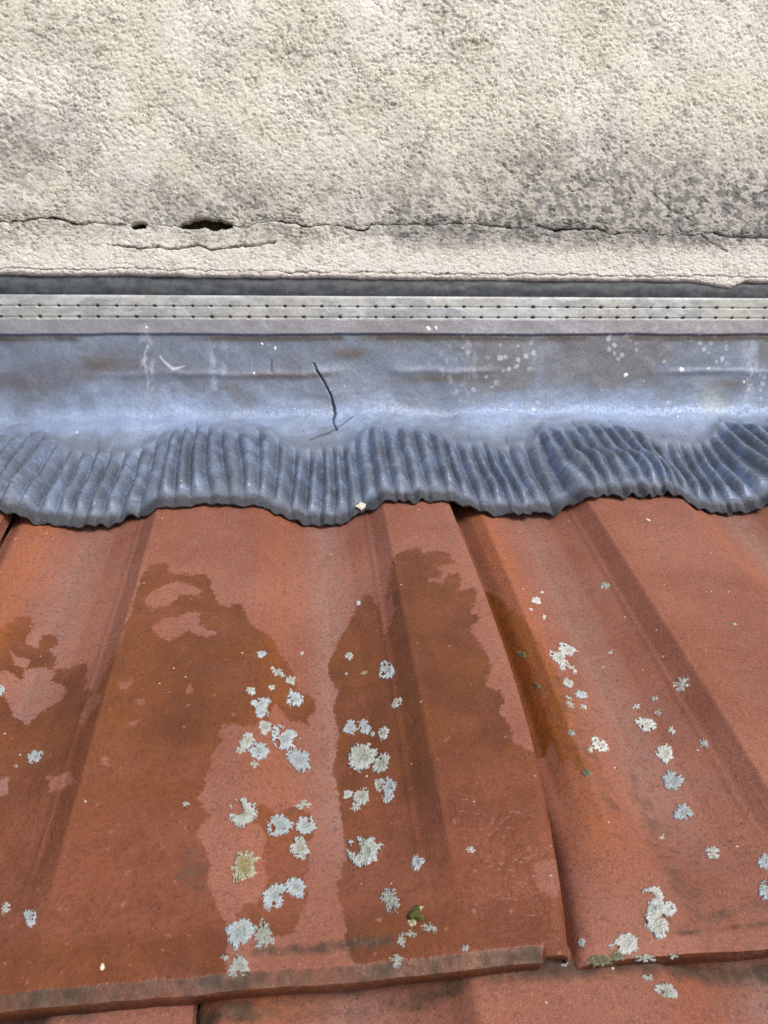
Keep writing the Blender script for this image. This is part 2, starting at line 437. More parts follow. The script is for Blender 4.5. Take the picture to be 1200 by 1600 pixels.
def grooves(x, z):
    jx = x + .0014 * (fbm(x, z, .004, 3, 80) - .5); jz = z + .0042 * (fbm(x, z, .006, 4, 83, .68) - .5)
    g = np.zeros_like(x); m = np.zeros_like(x)
    for pts, w, d in GR3:
        dd = seg_dist(jx, jz, pts); wid = w * (.25 + 1.1 * fbm(x, z, .012, 2, 86))
        k = np.exp(-(dd / wid) ** 2); g = np.maximum(g, d * k); m = np.maximum(m, k * (.9 if d > .0012 else .45) * sstep(.3, .55, fbm(x, z, .008, 3, 88)))
    return g, m
def wall_colour(x, z, lower):
    P = np.stack([x, np.full_like(x, DW), z], -1) + CAM
    px, py = project(P)
    n1 = fbm(x, z, .06, 5, 90); n2 = fbm(x, z, .012, 4, 95, .6); n3 = fbm(x * 1.0 + z * .5, z, .0045, 3, 99, .6)
    far = wall_far(x, z); n2 = .5 + (n2 - .5) * (1 - far); n3 = .53 + (n3 - .53) * (1 - far)
    cream = np.array([.77, .77, .695]); pale = np.array([.83, .83, .79]); tan = np.array([.65, .645, .555])
    c = cream + (pale - cream) * sstep(.42, .66, n1)[..., None]
    c = c + (tan - c) * (sstep(.50, .75, n2) * .55)[..., None]
    speck = sstep(.57, .70, fbm(x * .8 + z * .4, z, .0026, 3, 171, .68)) * (.35 + .6 * sstep(.35, .65, fbm(x, z, .05, 3, 175)))
    speck = speck * (1 - far)
    c = c + (np.array([.26, .245, .21]) - c) * (speck * .66)[..., None]
    # sooty weathering above the crack and to the lower right
    soot = sstep(150, 345, py + 60 * (n1 - .5)) * (.34 + .66 * sstep(480, 900, px)) * (1 - sstep(356, 392, py))
    soot = soot + .45 * sstep(120, 200, py) * (1 - sstep(230, 300, py)) * (1 - sstep(40, 170, px))
    soot = soot + .5 * np.exp(-((px - 330) / 130) ** 2 - ((py - 325) / 26) ** 2) + .7 * np.exp(-((px - 650) / 50) ** 2 - ((py - 358) / 26) ** 2)
    soot = soot + .75 * sstep(600, 760, px) * np.exp(-((py - 372) / 20) ** 2) + .35 * np.exp(-((px - 455) / 40) ** 2 - ((py - 372) / 14) ** 2)
    veins = sstep(.46, .60, n3) * .75 + .25
    c = c + (np.array([.115, .118, .122]) - c) * np.clip(soot * veins * .95, 0, .90)[..., None]
    greyer = np.array([.36, .36, .36])
    c = c + (greyer - c) * np.clip(soot * .35, 0, .5)[..., None]
    if lower:
        lime = sstep(372, 415, py + 22 * (fbm(x, z, .03, 3, 120) - .5))
        c = c + (np.array([.80, .78, .75]) - c) * (lime * .85)[..., None]
        spots = (1 - far) * sstep(.62, .72, fbm(x, z, .004, 3, 124, .6)) * .6
        c = c + (np.array([.25, .24, .21]) - c) * (spots * (1 - .5 * lime))[..., None]
    return c

hw_root = empty("house_wall", tuple(CAM + np.array([.08, DW, .06])))
R0 = np.array(hw_root.location)
def wall_grid(name, zrow, lower):
    X = np.broadcast_to(wx, zrow.shape).copy()
    d = rel(X, zrow)
    g, m = grooves(X, zrow)
    if lower:
        d = d * (.55 + .45 * (1 - sstep(.0, .02, (zc[None] - zrow)))) + .0010
    d = d - g
    # both coats roll back into the crack, and the lower coat rounds off at its foot
    e = np.abs(zrow - (zrow[0] if not lower else zrow[-1])[None])
    if not lower: e = zrow - (zc + gap + up_h)[None]
    else: e = (zc - gap - dn_h)[None] - zrow
    hole = (up_h if not lower else dn_h)[None]
    cm = (.12 + .88 * sstep(.42, .56, fbm(wx, wx * 0 + 2, .03, 3, 193)) * np.clip(.55 + .45 * sstep(820, 860, ppx) + .45 * (1 - sstep(110, 150, ppx)), 0, 1))[None]
    d = d - .0035 * cm * np.exp(-e / .0006) - (hole > .0004) * .006 * np.exp(-e / .0008)
    if lower:
        f = zrow - zb[None]
        d = d - .0045 * np.exp(-np.clip(f, 0, 1) / .0010)
    col = wall_colour(X, zrow, lower)
    dirt_shade = np.clip(m * .75 + .55 * np.exp(-e / .0007) * sstep(.00025, .0006, gap + hole)[None if gap.ndim == 2 else slice(None)], 0, .92)  # crack dirt, plus the drag marks' faint shadows painted in
    reg = np.clip(1 - sstep(120, 170, ppx) + .6 * sstep(420, 470, ppx) + .6 * np.exp(-((ppx - 290) / 70) ** 2), 0, 1)[None]
    smear = (1 - wall_far(X, zrow)) * np.exp(-e / .0022) * sstep(.50, .60, fbm(X * .7, zrow, .0034, 3, 190, .65)) * reg
    dirt_shade = np.clip(np.maximum(dirt_shade, smear * .85), 0, .93)
    col = col + (np.array([.055, .052, .048]) - col) * dirt_shade[..., None]
    P = np.stack([X, DW - d, zrow], -1) + CAM - R0
    return grid_obj(name, P, M_WALL, {'col': col, 'far': wall_far(X, zrow)}, hw_root)
tt = np.concatenate([np.linspace(0, .025, 34), np.linspace(.0265, 1, 318)])
low_edge = zc + gap + up_h
Zu = low_edge[None] + (ztop - low_edge)[None] * tt[:, None]
Zu = np.concatenate([Zu, ztop + np.arange(1, 40)[:, None] * .026 + 0 * wx[None]], 0)
wall_grid("render_coat", Zu, False)
hi_edge = zc - gap - dn_h
tl = np.linspace(0, 1, 74)
Zl = zb[None] + (hi_edge - zb)[None] * tl[:, None]
wall_grid("mortar_band", Zl, True)
box_obj("masonry", tuple(CAM + np.array([XL, DW + .014, -.25]) - R0), tuple(CAM + np.array([XR, DW + .2, ztop + 1.04]) - R0), M_CORE, hw_root)
tag(hw_root, "cream roughcast house wall with a long horizontal crack above the flashing", "wall", kind="thing")

# dark sealant strip under the plaster
zS0, zS1 = .0405, .0620
sx = axis(XL, XR, -.262, .432, .0016, .01); sz = np.linspace(zS0, zS1, 16)
SX, SZ = np.meshgrid(sx, sz)
sd = -.0035 + .0016 * np.sin(math.pi * np.clip((SZ - zS0) / (.0165), 0, 1)) + .0012 * (fbm(SX, SZ * 3, .012, 4, 130) - .5)
so = CAM + np.array([.08, DW, zS0])
sr = grid_obj("sealant_strip", np.stack([SX, DW - sd, SZ], -1) + CAM - so, M_SEAL); sr.location = tuple(so)
tag(sr, "dark grey sealant strip under the plaster edge, above the dotted metal strip", "sealant")

# perforated metal strip
zs0, zs1 = .0207, .0428
zx = axis(XL, XR, -.262, .432, .0007, .0035); zz = np.linspace(zs0, zs1, 46)
ZX, ZZ = np.meshgrid(zx, zz)
pit = np.zeros_like(ZX); grv = np.zeros_like(ZX)
x_first = wall_hit(30.5, 476)[0]
for zrow in (.0343, .0259):
    grv = np.maximum(grv, np.exp(-((ZZ - zrow) / .00042) ** 2))
    k = np.round((ZX - x_first) / .01460)
    jit = .0004 * (vnoise(k * 3.7, zrow * 900 + 0 * k, 140) - .5)
    dx = ZX - x_first - k * .01460 - jit
    pit = np.maximum(pit, np.exp(-(np.hypot(dx / 1.15, (ZZ - zrow - .0002) * (1 + .4 * vnoise(k * 2.1, 0 * k, 141))) / (.00070 + .0005 * vnoise(k * 5.3, zrow * 700 + 0 * k, 142))) ** 3))
ed = np.minimum(ZZ - zs0, zs1 - ZZ)
zd = .0010 - .0011 * np.exp(-ed / .0006) - .0005 * grv - .0024 * pit + .0008 * (fbm(ZX, ZZ * 2, .05, 3, 143) - .5) + .0004 * (fbm(ZX, ZZ, .006, 3, 144) - .5)
zcol = np.array([.34, .375, .40]) + (np.array([.50, .54, .56]) - np.array([.34, .375, .40])) * sstep(.36, .62, fbm(ZX, ZZ * 2.2, .016, 5, 146, .65))[..., None]
zcol = zcol + (np.array([.46, .45, .38]) - zcol) * (sstep(.55, .7, fbm(ZX, ZZ * 3, .04, 3, 149)) * .4)[..., None]
zcol = zcol + (np.array([.05, .05, .05]) - zcol) * np.clip(grv * .55 * (.6 + .8 * fbm(ZX, ZZ, .02, 2, 152)) + pit * .95, 0, .96)[..., None]
zo = CAM + np.array([.08, DW, zs0])
zr = grid_obj("metal_strip", np.stack([ZX, DW - zd, ZZ], -1) + CAM - zo, M_ZINC, {'col': zcol}); zr.location = tuple(zo)
tag(zr, "pale grey metal strip with two rows of dark dots above the lead", "metal strip")

# ------------------------------------------------------------------ tile shape
_ka = [-.075, -.020, -.004, .024, .046, .072, .112, .175, .235, .290, .325, .345, .45, .545, .565, .605, .65, .70, .755, .805, .840, .86, .93, 1.02]
_kh = [-26, -26, -25.0, -22.0, -15.5, -10.4, -11.0, -15, -13, -8.0, -.6, .2, .5, .2, -.6, -8.0, -12.6, -15, -13, -8.0, -.6, .2, .4, .1]
_kh = [k_ * (1.18 if k_ < -1 and a_ > .1 else 1.0) for a_, k_ in zip(_ka, _kh)]
_fa = np.linspace(-.1, 1.05, 2301); _fh = np.interp(_fa, _ka, _kh) * .001
_k = np.exp(-.5 * (np.arange(-30, 31) * .0005 / .0018) ** 2); _k /= _k.sum()
_fh = np.convolve(np.pad(_fh, 30, 'edge'), _k, 'valid')
for _c, _s in ((.288, .75), (.607, .35), (.803, .75), (.328, .35), (.562, .35), (.843, .35)):
    _fh = _fh + _s * .001 * np.exp(-((_fa - _c) / .0045) ** 2)
def prof(a): return np.interp(a, _fa, _fh)
def prof_soft(a):
    return np.interp(a, _fa, _soft)
_per = np.interp(np.mod(_fa, 1.0), _fa, np.where(_fa < 0, _fh, _fh)); _per = np.maximum(_per, np.interp(np.mod(_fa, 1.0), [0, .03, .06, 1], [.0, -.0045, -.012, -.02]))
_k2 = np.exp(-.5 * (np.arange(-200, 201) * .0005 / .011) ** 2); _k2 /= _k2.sum()
_soft = np.convolve(np.pad(_per, 200, 'wrap'), _k2, 'valid')
# plan outline of the side edges: they draw in towards the nose
EDGE = [(705, 790), (742, 880), (780, 980), (812, 1085), (842, 1200), (868, 1300), (884, 1400), (890, 1490)]
_ev, _ex = [], []
for p in EDGE:
    r = ray(*p); t = -HH / (r @ N_W); q = r * t; _ev.append(q @ S_W - VN); _ex.append(q[0])
_ev = np.array(_ev[::-1]); _ex = np.array(_ex[::-1])
X1 = _ex[-1]
_cf = np.polyfit(_ev, _ex - X1, 3)
def edge_shift(v):
    vv = np.clip(v, 0, _ev[-1]); return np.polyval(_cf, vv) - np.polyval(_cf, _ev[-1])
def tile_N(a, v, shallow=False):
    """height of the tile's upper face above the ridge plane; a = 0..1 across, v = metres up from the nose"""
    full = sstep(.004, .075, v)
    full = full + (1 - full) * (1 - sstep(-.004, .060, a))       # the side roll stays full to the nose
    h = prof(a) * (.10 + .90 * full)
    if shallow: h = np.where(a > -.008, np.maximum(h, -.0100 - .006 * (1 - sstep(-.008, .03, a)) - .05 * sstep(.07, .13, a)), h)
    hn = -.0014 - .0085 * np.exp(-np.clip(a + .002, 0, 1) / .009)     # narrow side roll at the nose
    wn = (1 - sstep(.012, .125, v)) * (1 - sstep(.09, .13, a)) * (a > -.004)
    h = h * (1 - wn) + hn * wn
    h = h - .0022 * (1 - sstep(-.01, .12, v)) - np.clip(.0046 - v, 0, 1) * .60 * (1 - sstep(.962, .967, a))
    return h
TILES = {'A': dict(X0=X1 - TW, V0=VN, N0=-HH, shallow=True), 'B': dict(X0=X1 + .0026, V0=VN - .0004, N0=-HH - .0006)}
LX0 = -.0400 - .0012
TILES['C'] = dict(X0=LX0, V0=VN - EXPO, N0=-HH - DROP, shallow=True)
def tile_surface(T, X, V):
    v = V - T['V0']; es = edge_shift(v); u = X - T['X0']
    wgt = lambda a: 1 - sstep(.0, .16, a) + sstep(.84, 1.0, a)
    a = u / TW
    for _ in range(3): a = (u - es * np.clip(wgt(a), 0, 1)) / TW
    return T['N0'] + tile_N(a, v, T.get('shallow', False))
def tile_hit(T, x, y):
    r = ray(x, y); N = T['N0']; X = V = 0.0
    for _ in range(14):
        q = r * (N / (r @ N_W)); X, V = q[0], q @ S_W
        N = .5 * N + .5 * float(tile_surface(T, np.array(X), np.array(V)))
    return X, V

WET_A = [(-260, 1010), (-120, 985), (-40, 1000), (0, 980), (18, 970), (22, 963), (48, 963), (52, 978), (45, 992), (38, 1003), (50, 1010), (62, 1015), (60, 1003), (68, 992), (90, 993), (90, 1006),
         (75, 1015), (90, 1028), (85, 1045), (110, 1045), (125, 1035), (140, 1030), (137, 1050), (130, 1077), (150, 1078), (165, 1050), (172, 1030), (185, 1012), (192, 985),
         (205, 957), (212, 932), (219, 905), (226, 893), (232, 884), (236, 880), (260, 879), (263, 895), (275, 899), (285, 895), (318, 897), (331, 905), (330, 918), (336, 932), (345, 946), (357, 950), (368, 943),
         (378, 945), (386, 960), (395, 975), (410, 987), (420, 990), (432, 1008), (446, 1027), (455, 1050), (466, 1078), (482, 1088), (495, 1094), (494, 1110), (482, 1122),
         (484, 1140), (470, 1128), (455, 1130), (446, 1120), (430, 1102), (420, 1122), (405, 1134), (380, 1136), (358, 1133), (345, 1140), (342, 1150), (353, 1156), (340, 1166), (330, 1185), (335, 1196), (322, 1210), (320, 1226),
         (308, 1246), (320, 1262), (328, 1276), (314, 1290), (304, 1301), (320, 1320), (326, 1336), (330, 1352), (320, 1380), (335, 1410), (345, 1430), (352, 1446), (356, 1500), (350, 1545), (150, 1565), (-300, 1600)]
WET_A2 = [(573, 928), (558, 946), (549, 966), (541, 986), (530, 1001), (524, 1017), (513, 1040), (516, 1060), (528, 1080), (521, 1110), (531, 1150), (520, 1200), (528, 1250), (535, 1300), (545, 1330), (525, 1380), (535, 1420), (540, 1466),
          (560, 1530), (720, 1520), (860, 1510), (915, 1490), (900, 1300), (850, 1180), (815, 1166), (805, 1162), (797, 1132), (782, 1108), (788, 1092), (786, 1078), (762, 1072), (758, 1060), (767, 1046), (765, 1030), (755, 1010), (745, 1000), (735, 986), (740, 975), (749, 965), (735, 957), (739, 948),
          (745, 930), (740, 919), (728, 922), (715, 922), (718, 914), (722, 905), (715, 895), (700, 899), (690, 909), (672, 907), (690, 903), (695, 895), (681, 888), (684, 883), (700, 882), (712, 878), (703, 872), (705, 865), (700, 861), (685, 860), (668, 867), (660, 862),
          (655, 855), (640, 857), (620, 861), (613, 872), (608, 890), (606, 908), (603, 930), (607, 955), (598, 959), (590, 946), (583, 933)]
WET_A3 = [(385, 1262), (410, 1254), (430, 1268), (462, 1262), (482, 1268), (494, 1290), (490, 1310), (478, 1318), (484, 1340), (476, 1372), (480, 1398), (470, 1425), (460, 1455), (430, 1462), (390, 1450), (372, 1432), (380, 1412), (402, 1408), (418, 1380), (410, 1340), (418, 1310), (400, 1290), (382, 1280)]
DRY_A = [[(15, 1016), (30, 1026), (46, 1031), (41, 1045), (70, 1041), (84, 1051), (79, 1064), (105, 1079), (90, 1100), (60, 1116), (41, 1136), (26, 1121), (19, 1108), (4, 1080), (-20, 1062), (-6, 1048), (16, 1052), (34, 1062), (38, 1046), (20, 1036)],
         [(224, 940), (232, 930), (258, 916), (275, 910), (293, 911), (318, 924), (300, 930), (280, 930), (273, 940), (262, 948), (240, 951), (228, 947)],
         [(236, 981), (248, 970), (262, 964), (280, 966), (295, 958), (312, 958), (312, 974), (328, 984), (340, 990), (326, 995), (309, 991), (292, 985), (280, 994), (264, 1001), (242, 991)],
         [(183, 1066), (207, 1062), (203, 1072), (196, 1079), (188, 1079)], [(200, 1128), (216, 1126), (212, 1133), (202, 1135)], [(162, 1184), (168, 1187), (169, 1196), (164, 1199), (158, 1194)],
         [(138, 1090), (150, 1080), (158, 1088), (142, 1116), (128, 1140), (124, 1126)], [(76, 1214), (112, 1206), (116, 1222), (92, 1234), (78, 1236)], [(-20, 1222), (14, 1214), (12, 1240), (-20, 1250)],
         [(600, 945), (612, 930), (616, 950), (606, 985), (598, 992), (594, 978)], [(835, 1350), (868, 1340), (884, 1380), (870, 1404), (838, 1392)],
         [(210, 1094), (225, 1096), (220, 1102)], [(288, 1072), (298, 1066), (302, 1080), (292, 1086)]]
WET_B = [(700, 900), (765, 925), (778, 935), (787, 939), (796, 946), (811, 961), (825, 975), (833, 987), (850, 1015), (862, 1031), (872, 1050), (876, 1070), (885, 1100), (890, 1120), (886, 1140), (905, 1170), (924, 1204),
         (915, 1215), (900, 1198), (890, 1186), (880, 1202), (870, 1180), (862, 1152), (856, 1172), (845, 1185), (780, 1185), (700, 1000)]

def tile_mesh(name, T, a_ax, v_ax, detail):
    A, Vv = np.meshgrid(a_ax, v_ax)
    es = edge_shift(Vv)
    wgt = np.clip(1 - sstep(.0, .16, A) + sstep(.84, 1.0, A), 0, 1)
    X = T['X0'] + A * TW + es * wgt
    nosewob = .0018 * (fbm(A * TW, Vv * 0, .03, 4, 200, .6) - .5) + .0010 * sstep(.960, .966, A)
    ww = sstep(.02, .0, Vv)
    V = T['V0'] + Vv + nosewob * ww
    N = T['N0'] + tile_N(A, Vv, T.get('shallow', False)) + .0009 * (fbm(X, V, .045, 3, 205) - .5) + .00025 * (fbm(X, V, .008, 3, 208) - .5)
    if detail == 'C': N = N - np.clip(Vv - (EXPO + .0085), 0, .012) * 1.6
    # rounded right-hand lip
    N = N - .0022 * np.exp(-(1.0 - A) * TW / .0018)
    P = roof_point(X, V, N)
    px, py = project(P)
    wet = np.full(A.shape, -40.0); dirt_shade = np.zeros(A.shape); org = np.zeros(A.shape)
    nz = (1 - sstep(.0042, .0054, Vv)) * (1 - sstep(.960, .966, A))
    dirt_shade = dirt_shade + nz * (.40 + .34 * fbm(X, V, .03, 3, 250) if detail != 'B' else .25 + .5 * sstep(.25, .6, A))
    org = org + .42 * np.exp(-((A - .60) / .035) ** 2) + 1.0 * np.exp(-((A - .065) / .045) ** 2) * sstep(-.004, .01, A) + .25 * np.exp(-((A - .36) / .05) ** 2)  # warm light on the right-facing flanks, painted as orange tint
    org = org * sstep(.01, .06, Vv)
    dirt_shade = dirt_shade + .36 * np.exp(-((A - .613) / .006) ** 2) * sstep(.03, .08, Vv) + .30 * np.exp(-((A - .118) / .007) ** 2) * sstep(.08, .16, Vv)  # shade lines painted along the step and trough creases
    sky_sheen = np.zeros(A.shape)
    dust_sheen = (np.exp(-((A - .705) / .040) ** 2) + .8 * np.exp(-((A - .185) / .040) ** 2)) * sstep(.03, .08, Vv)  # dust in the trough bottoms, paled further by painted sky sheen
    if detail == 'A':
        wet = np.maximum(np.maximum(poly_sdf(px, py, WET_A), poly_sdf(px, py, WET_A2)), poly_sdf(px, py, WET_A3))
        sky_sheen = sstep(1180, 1330, py + 90 * (fbm(X, V, .03, 3, 240) - .5)) * (1 - .8 * sstep(1425, 1465, py + .085 * (px - 400)))  # sky reflection painted into the lower damp area
        sky_sheen = np.maximum(sky_sheen, .6 * sstep(640, 700, px) * sstep(1130, 1200, py))
        for d in DRY_A: wet = np.minimum(wet, -poly_sdf(px, py, d))
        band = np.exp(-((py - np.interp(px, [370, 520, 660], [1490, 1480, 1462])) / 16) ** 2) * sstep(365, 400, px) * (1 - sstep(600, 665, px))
        dirt_shade = np.maximum(dirt_shade, band * .62)
        dirt_shade = np.maximum(dirt_shade, .5 * np.exp(-((px - 300) / 45) ** 2 - ((py - 1360) / 70) ** 2))
        dirt_shade = np.maximum(dirt_shade, .42 * np.exp(-((px - 35) / 14) ** 2 - ((py - 1375) / 30) ** 2))
    elif detail == 'B':
        wet = poly_sdf(px, py, WET_B)
        band = np.exp(-((py - np.interp(px, [1030, 1120, 1200, 1300], [1450, 1432, 1412, 1392])) / 22) ** 2) * sstep(1035, 1130, px)  # shading at the trough's nose end, painted as dark bands
        dirt_shade = np.maximum(dirt_shade * .85, band * .50)
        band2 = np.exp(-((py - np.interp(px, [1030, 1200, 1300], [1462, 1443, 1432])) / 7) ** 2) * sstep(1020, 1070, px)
        dirt_shade = np.maximum(dirt_shade, band2 * .52)
        dirt_shade = np.maximum(dirt_shade, .45 * np.exp(-(((px - 905) - .42 * (py - 1140)) / 30) ** 2) * sstep(960, 1100, py) * (1 - sstep(1260, 1340, py)))
        dirt_shade = np.maximum(dirt_shade, .60 * np.exp(-((px - 940) / 9) ** 2 - ((py - 1434) / 7) ** 2))
        dirt_shade = np.maximum(dirt_shade, .44 * np.exp(-(((px - 985) - .45 * (py - 1200)) / 45) ** 2) * sstep(1100, 1250, py))
    elif detail == 'C':
        dirt_shade = np.maximum(dirt_shade, .80 * np.exp(-((Vv - (EXPO + .001)) / .006) ** 2) * (.3 + 1.2 * fbm(X, V, .05, 3, 220)))
        dirt_shade = np.maximum(dirt_shade, .62 * np.exp(-((px - 640) / 40) ** 2 - ((py - 1575) / 16) ** 2))
    nj, ni = A.shape
    top = P.reshape(-1, 3)
    # skirt and underside
    loop = np.concatenate([np.arange(ni), np.arange(1, nj) * ni + ni - 1, (nj - 1) * ni + np.arange(ni - 2, -1, -1), np.arange(nj - 2, 0, -1) * ni])
    Af, Vf = A.ravel()[loop], Vv.ravel()[loop]
    th = np.where(Vf < .001, .0074 - .0028 * np.clip(Af, 0, 1), .009) + .0012 * (fbm(Af * TW, Vf, .02, 3, 230) - .5)
    th = np.where((Vf < .001) & (Af > .955), th - .0015 * sstep(.955, .965, Af), th)
    sk = top[loop] - N_W[None] * th[:, None]
    sk2 = sk + S_W[None] * (Vf < .001)[:, None] * .010 - N_W[None] * .002 * (Vf < .001)[:, None]
    n0 = len(top); m = len(loop)
    k = np.arange(m); kn = (k + 1) % m
    rim = top[loop] - N_W[None] * .0001
    Qs = np.stack([n0 + k, n0 + m + k, n0 + m + kn, n0 + kn], 1)
    Qs2 = np.stack([n0 + m + k, n0 + 2 * m + k, n0 + 2 * m + kn, n0 + m + kn], 1)
    Vall = np.concatenate([top, rim, sk, sk2])
    Q = np.concatenate([grid_quads(nj, ni), Qs, Qs2])
    def ext(a, f=None):
        e = a.ravel()[loop]; e = e if f is None else f(e); return np.concatenate([a.ravel(), e, e, e])
    at = {'wet': ext(wet, lambda e: np.where(Vf < .001, 3.0, e)), 'dirt_shade': ext(dirt_shade, lambda e: np.where(Vf < .001, .46, e)), 'org': ext(org), 'dust_sheen': ext(dust_sheen), 'sky_sheen': ext(sky_sheen)}
    return Vall, Q, at

roof = empty("tiled_roof", tuple(CAM + VN * S_W - HH * N_W))
ROOF0 = np.array(roof.location)
tag(roof, "roof of red clay tiles with double troughs, damp patches and lichen", "roof", kind="thing")
a_hi = np.concatenate([np.linspace(-.07, -.012, 6), np.linspace(-.010, 1.0, 330)])
v_hi = np.concatenate([np.linspace(0, .012, 20), np.linspace(.0130, .345, 352), np.linspace(.35, .42, 12)])
def add_tile(key, a_ax, v_ax):
    T = TILES[key]
    V, Q, at = tile_mesh("tile", T, a_ax, v_ax, key)
    me = raw_mesh("tile", V - ROOF0, Q, at); me.materials.append(M_TILE)
    o = link(bpy.data.objects.new("tile", me), roof)
    return o
tileA = add_tile('A', a_hi, v_hi)
tileB = add_tile('B', a_hi, v_hi)
a_md = np.concatenate([np.linspace(-.07, -.012, 4), np.linspace(-.010, 1.0, 150)])
v_md = np.concatenate([np.linspace(0, .012, 10), np.linspace(.014, .333, 170), np.linspace(.335, .358, 14)])
tileC = add_tile('C', a_md, v_md)
# neighbours: the lower course is staggered by half a tile, further tiles and courses share the mesh of tile C
def copy_tile(dx, row, stag):
    o = tileC.copy(); COL.objects.link(o); o.parent = roof
    base = TILES['C']
    X0 = (TILES['A']['X0'] if stag == 0 else base['X0']) + dx * (TW + .0012)
    V0 = VN - row * EXPO + .0015 * math.sin(dx * 5.1 + row); N0 = -HH - row * DROP
    off = roof_point(X0 - base['X0'], V0 - base['V0'], N0 - base['N0']) - CAM
    o.location = tuple(off)
    return o
tiles_c = {}
tiles_c[-1] = copy_tile(-1, 1, 1)
for dx in (-4, -3, -2, 1, 2, 3): copy_tile(dx, 1, 1)
for dx in (-4, -3, -2, -1): copy_tile(dx, 0, 0)
for dx in (2, 3, 4): copy_tile(dx, 0, 0)
for dx in range(-4, 5): copy_tile(dx, 2, 0)
for dx in range(-4, 4): copy_tile(dx, 3, 1)
# unseen dark sheet added under the tiles to stop light leaks
fl = [roof_point(x, v, -HH - .06 - DROP * (VN - v) / EXPO) - ROOF0 for x, v in ((XL, VN - 1.0), (XR, VN - 1.0), (XR, .60), (XL, .60))]
me = raw_mesh("light_stop_sheet", np.array(fl), [(0, 1, 2, 3)]); me.materials.append(M_UNDER)
link(bpy.data.objects.new("light_stop_sheet", me), roof)

# ------------------------------------------------------------------ lead flashing
lx = axis(XL, XR, -.262, .432, .00075, .0026)
VC = float((DW - .0 + HH * N_W[1]) / S_W[1])                # where the ridge plane meets the wall (N = -HH)
VC = (DW + (-HH) * -N_W[1]) / S_W[1]
corner_z = VC * S_W[2] - HH * N_W[2]
zt = .0205
UP = zt - corner_z
AP = VC - .4520
t_ax = np.concatenate([np.linspace(-UP, -.012, 118), np.linspace(-.0113, AP - .012, 170), np.linspace(AP - .0113, AP, 20)])
LXg, Tg = np.meshgrid(lx, t_ax)
frac = (Tg > 0) * Tg / AP
edge_n = .0034 * (fbm(LXg, LXg * 0, .02, 3, 300) - .5) + .0030 * (fbm(LXg, LXg * 0, .007, 2, 303) - .5)
Tg = Tg + np.where(Tg > 0, frac ** 3 * edge_n * 2.0, 0)
rr = .0045 + .0085 * fbm(LXg, LXg * 0, .06, 3, 290)
Tb = Tg + (.016 * (fbm(LXg, LXg * 0 + 4, .09, 3, 292) - .5) + .007 * (fbm(LXg, Tg, .024, 3, 294) - .5)) * np.exp(-(Tg / .04) ** 2) - .003
wallpart = np.logaddexp(0, -Tb / rr) * rr
slopepart = np.logaddexp(0, Tb / rr) * rr
a_l = np.mod((LXg - (X1 - TW)) / TW, 1.0)
soft = prof_soft(a_l)
valley = np.clip(-soft / .013, 0, 1)
follow = sstep(.006, .075, Tg)
# ribs: dressed-in corrugation with uneven pitch and height
ph = LXg / .0113 + 1.5 * fbm(LXg, LXg * 0 + Tg * .3, .06, 2, 310) + .16 * fbm(LXg, Tg, .02, 3, 312)
_, lpy0 = project(CAM + np.stack([LXg, DW - np.maximum(Tg, 0) * S_W[1], corner_z - np.maximum(Tg, 0) * S_W[2]], -1))
lpx0, _ = project(CAM + np.stack([LXg, DW - np.maximum(Tg, 0) * S_W[1], corner_z - np.maximum(Tg, 0) * S_W[2]], -1))
kink = sstep(880, 920, lpx0) * (1 - sstep(1020, 1060, lpx0))
ph = ph - .55 * kink * sstep(-5, 5, lpy0 - np.interp(lpx0, [880, 1060], [722, 732]))
kx = np.floor(ph); fr = ph - kx
amp = .70 + .55 * vnoise(kx * 1.7, kx * 0 + Tg * 20, 314)
rib = np.abs(np.sin(math.pi * fr)) ** .85 - .38 + .15 * np.sin(2 * math.pi * fr)
start = .016 + .020 * valley + .010 * (vnoise(kx * 2.3, kx * 0, 316) - .5)
ribA = sstep(0, .026, Tg - start) * (1 - (.55 + .4 * vnoise(kx * 3.1, kx * 0, 317)) * sstep(AP - .024, AP - .004, Tg + .004 * vnoise(kx * 2.9, kx * 0, 319))) 
ribh = .0064 * (.8 + .4 * fbm(LXg, Tg, .05, 2, 315)) * (.45 + .55 * amp) * rib * ribA
brk = .30 * (.0034 * (fbm(LXg, Tg, .012, 4, 318, .6) - .5) - .0020 * np.exp(-((fbm(LXg, Tg * 2.5, .022, 3, 319) - .5) / .035) ** 2)) * ribA
edge_rip = .0015 * np.sin(2 * math.pi * (LXg / .0105 + 2 * fbm(LXg, LXg * 0, .03, 2, 320))) * sstep(AP - .012, AP, Tg) * sstep(.42, .62, fbm(LXg, LXg * 0, .025, 2, 322))
hL = soft * 1.0 * follow + .0048 + .0034 * ribA + ribh + brk + edge_rip + .0016 * follow * (fbm(LXg, Tg, .03, 2, 324) - .5)
hL = hL - .0024 * sstep(AP - .010, AP, Tg)
# bulge along the top of the corrugation
hL = hL + .0016 * np.exp(-((Tg - start - .004) / .006) ** 2) * (.4 + vnoise(LXg / .03, LXg * 0, 326))
hL = np.where(Tg > .02, np.maximum(hL, prof(a_l) + .0016 + .35 * np.clip(ribh + .003, 0, 1)), hL)      # the lead never sinks into the tiles
base = CAM + np.stack([LXg, np.full_like(LXg, DW), np.full_like(LXg, corner_z)], -1)
blend = sstep(-.012, .012, Tg)
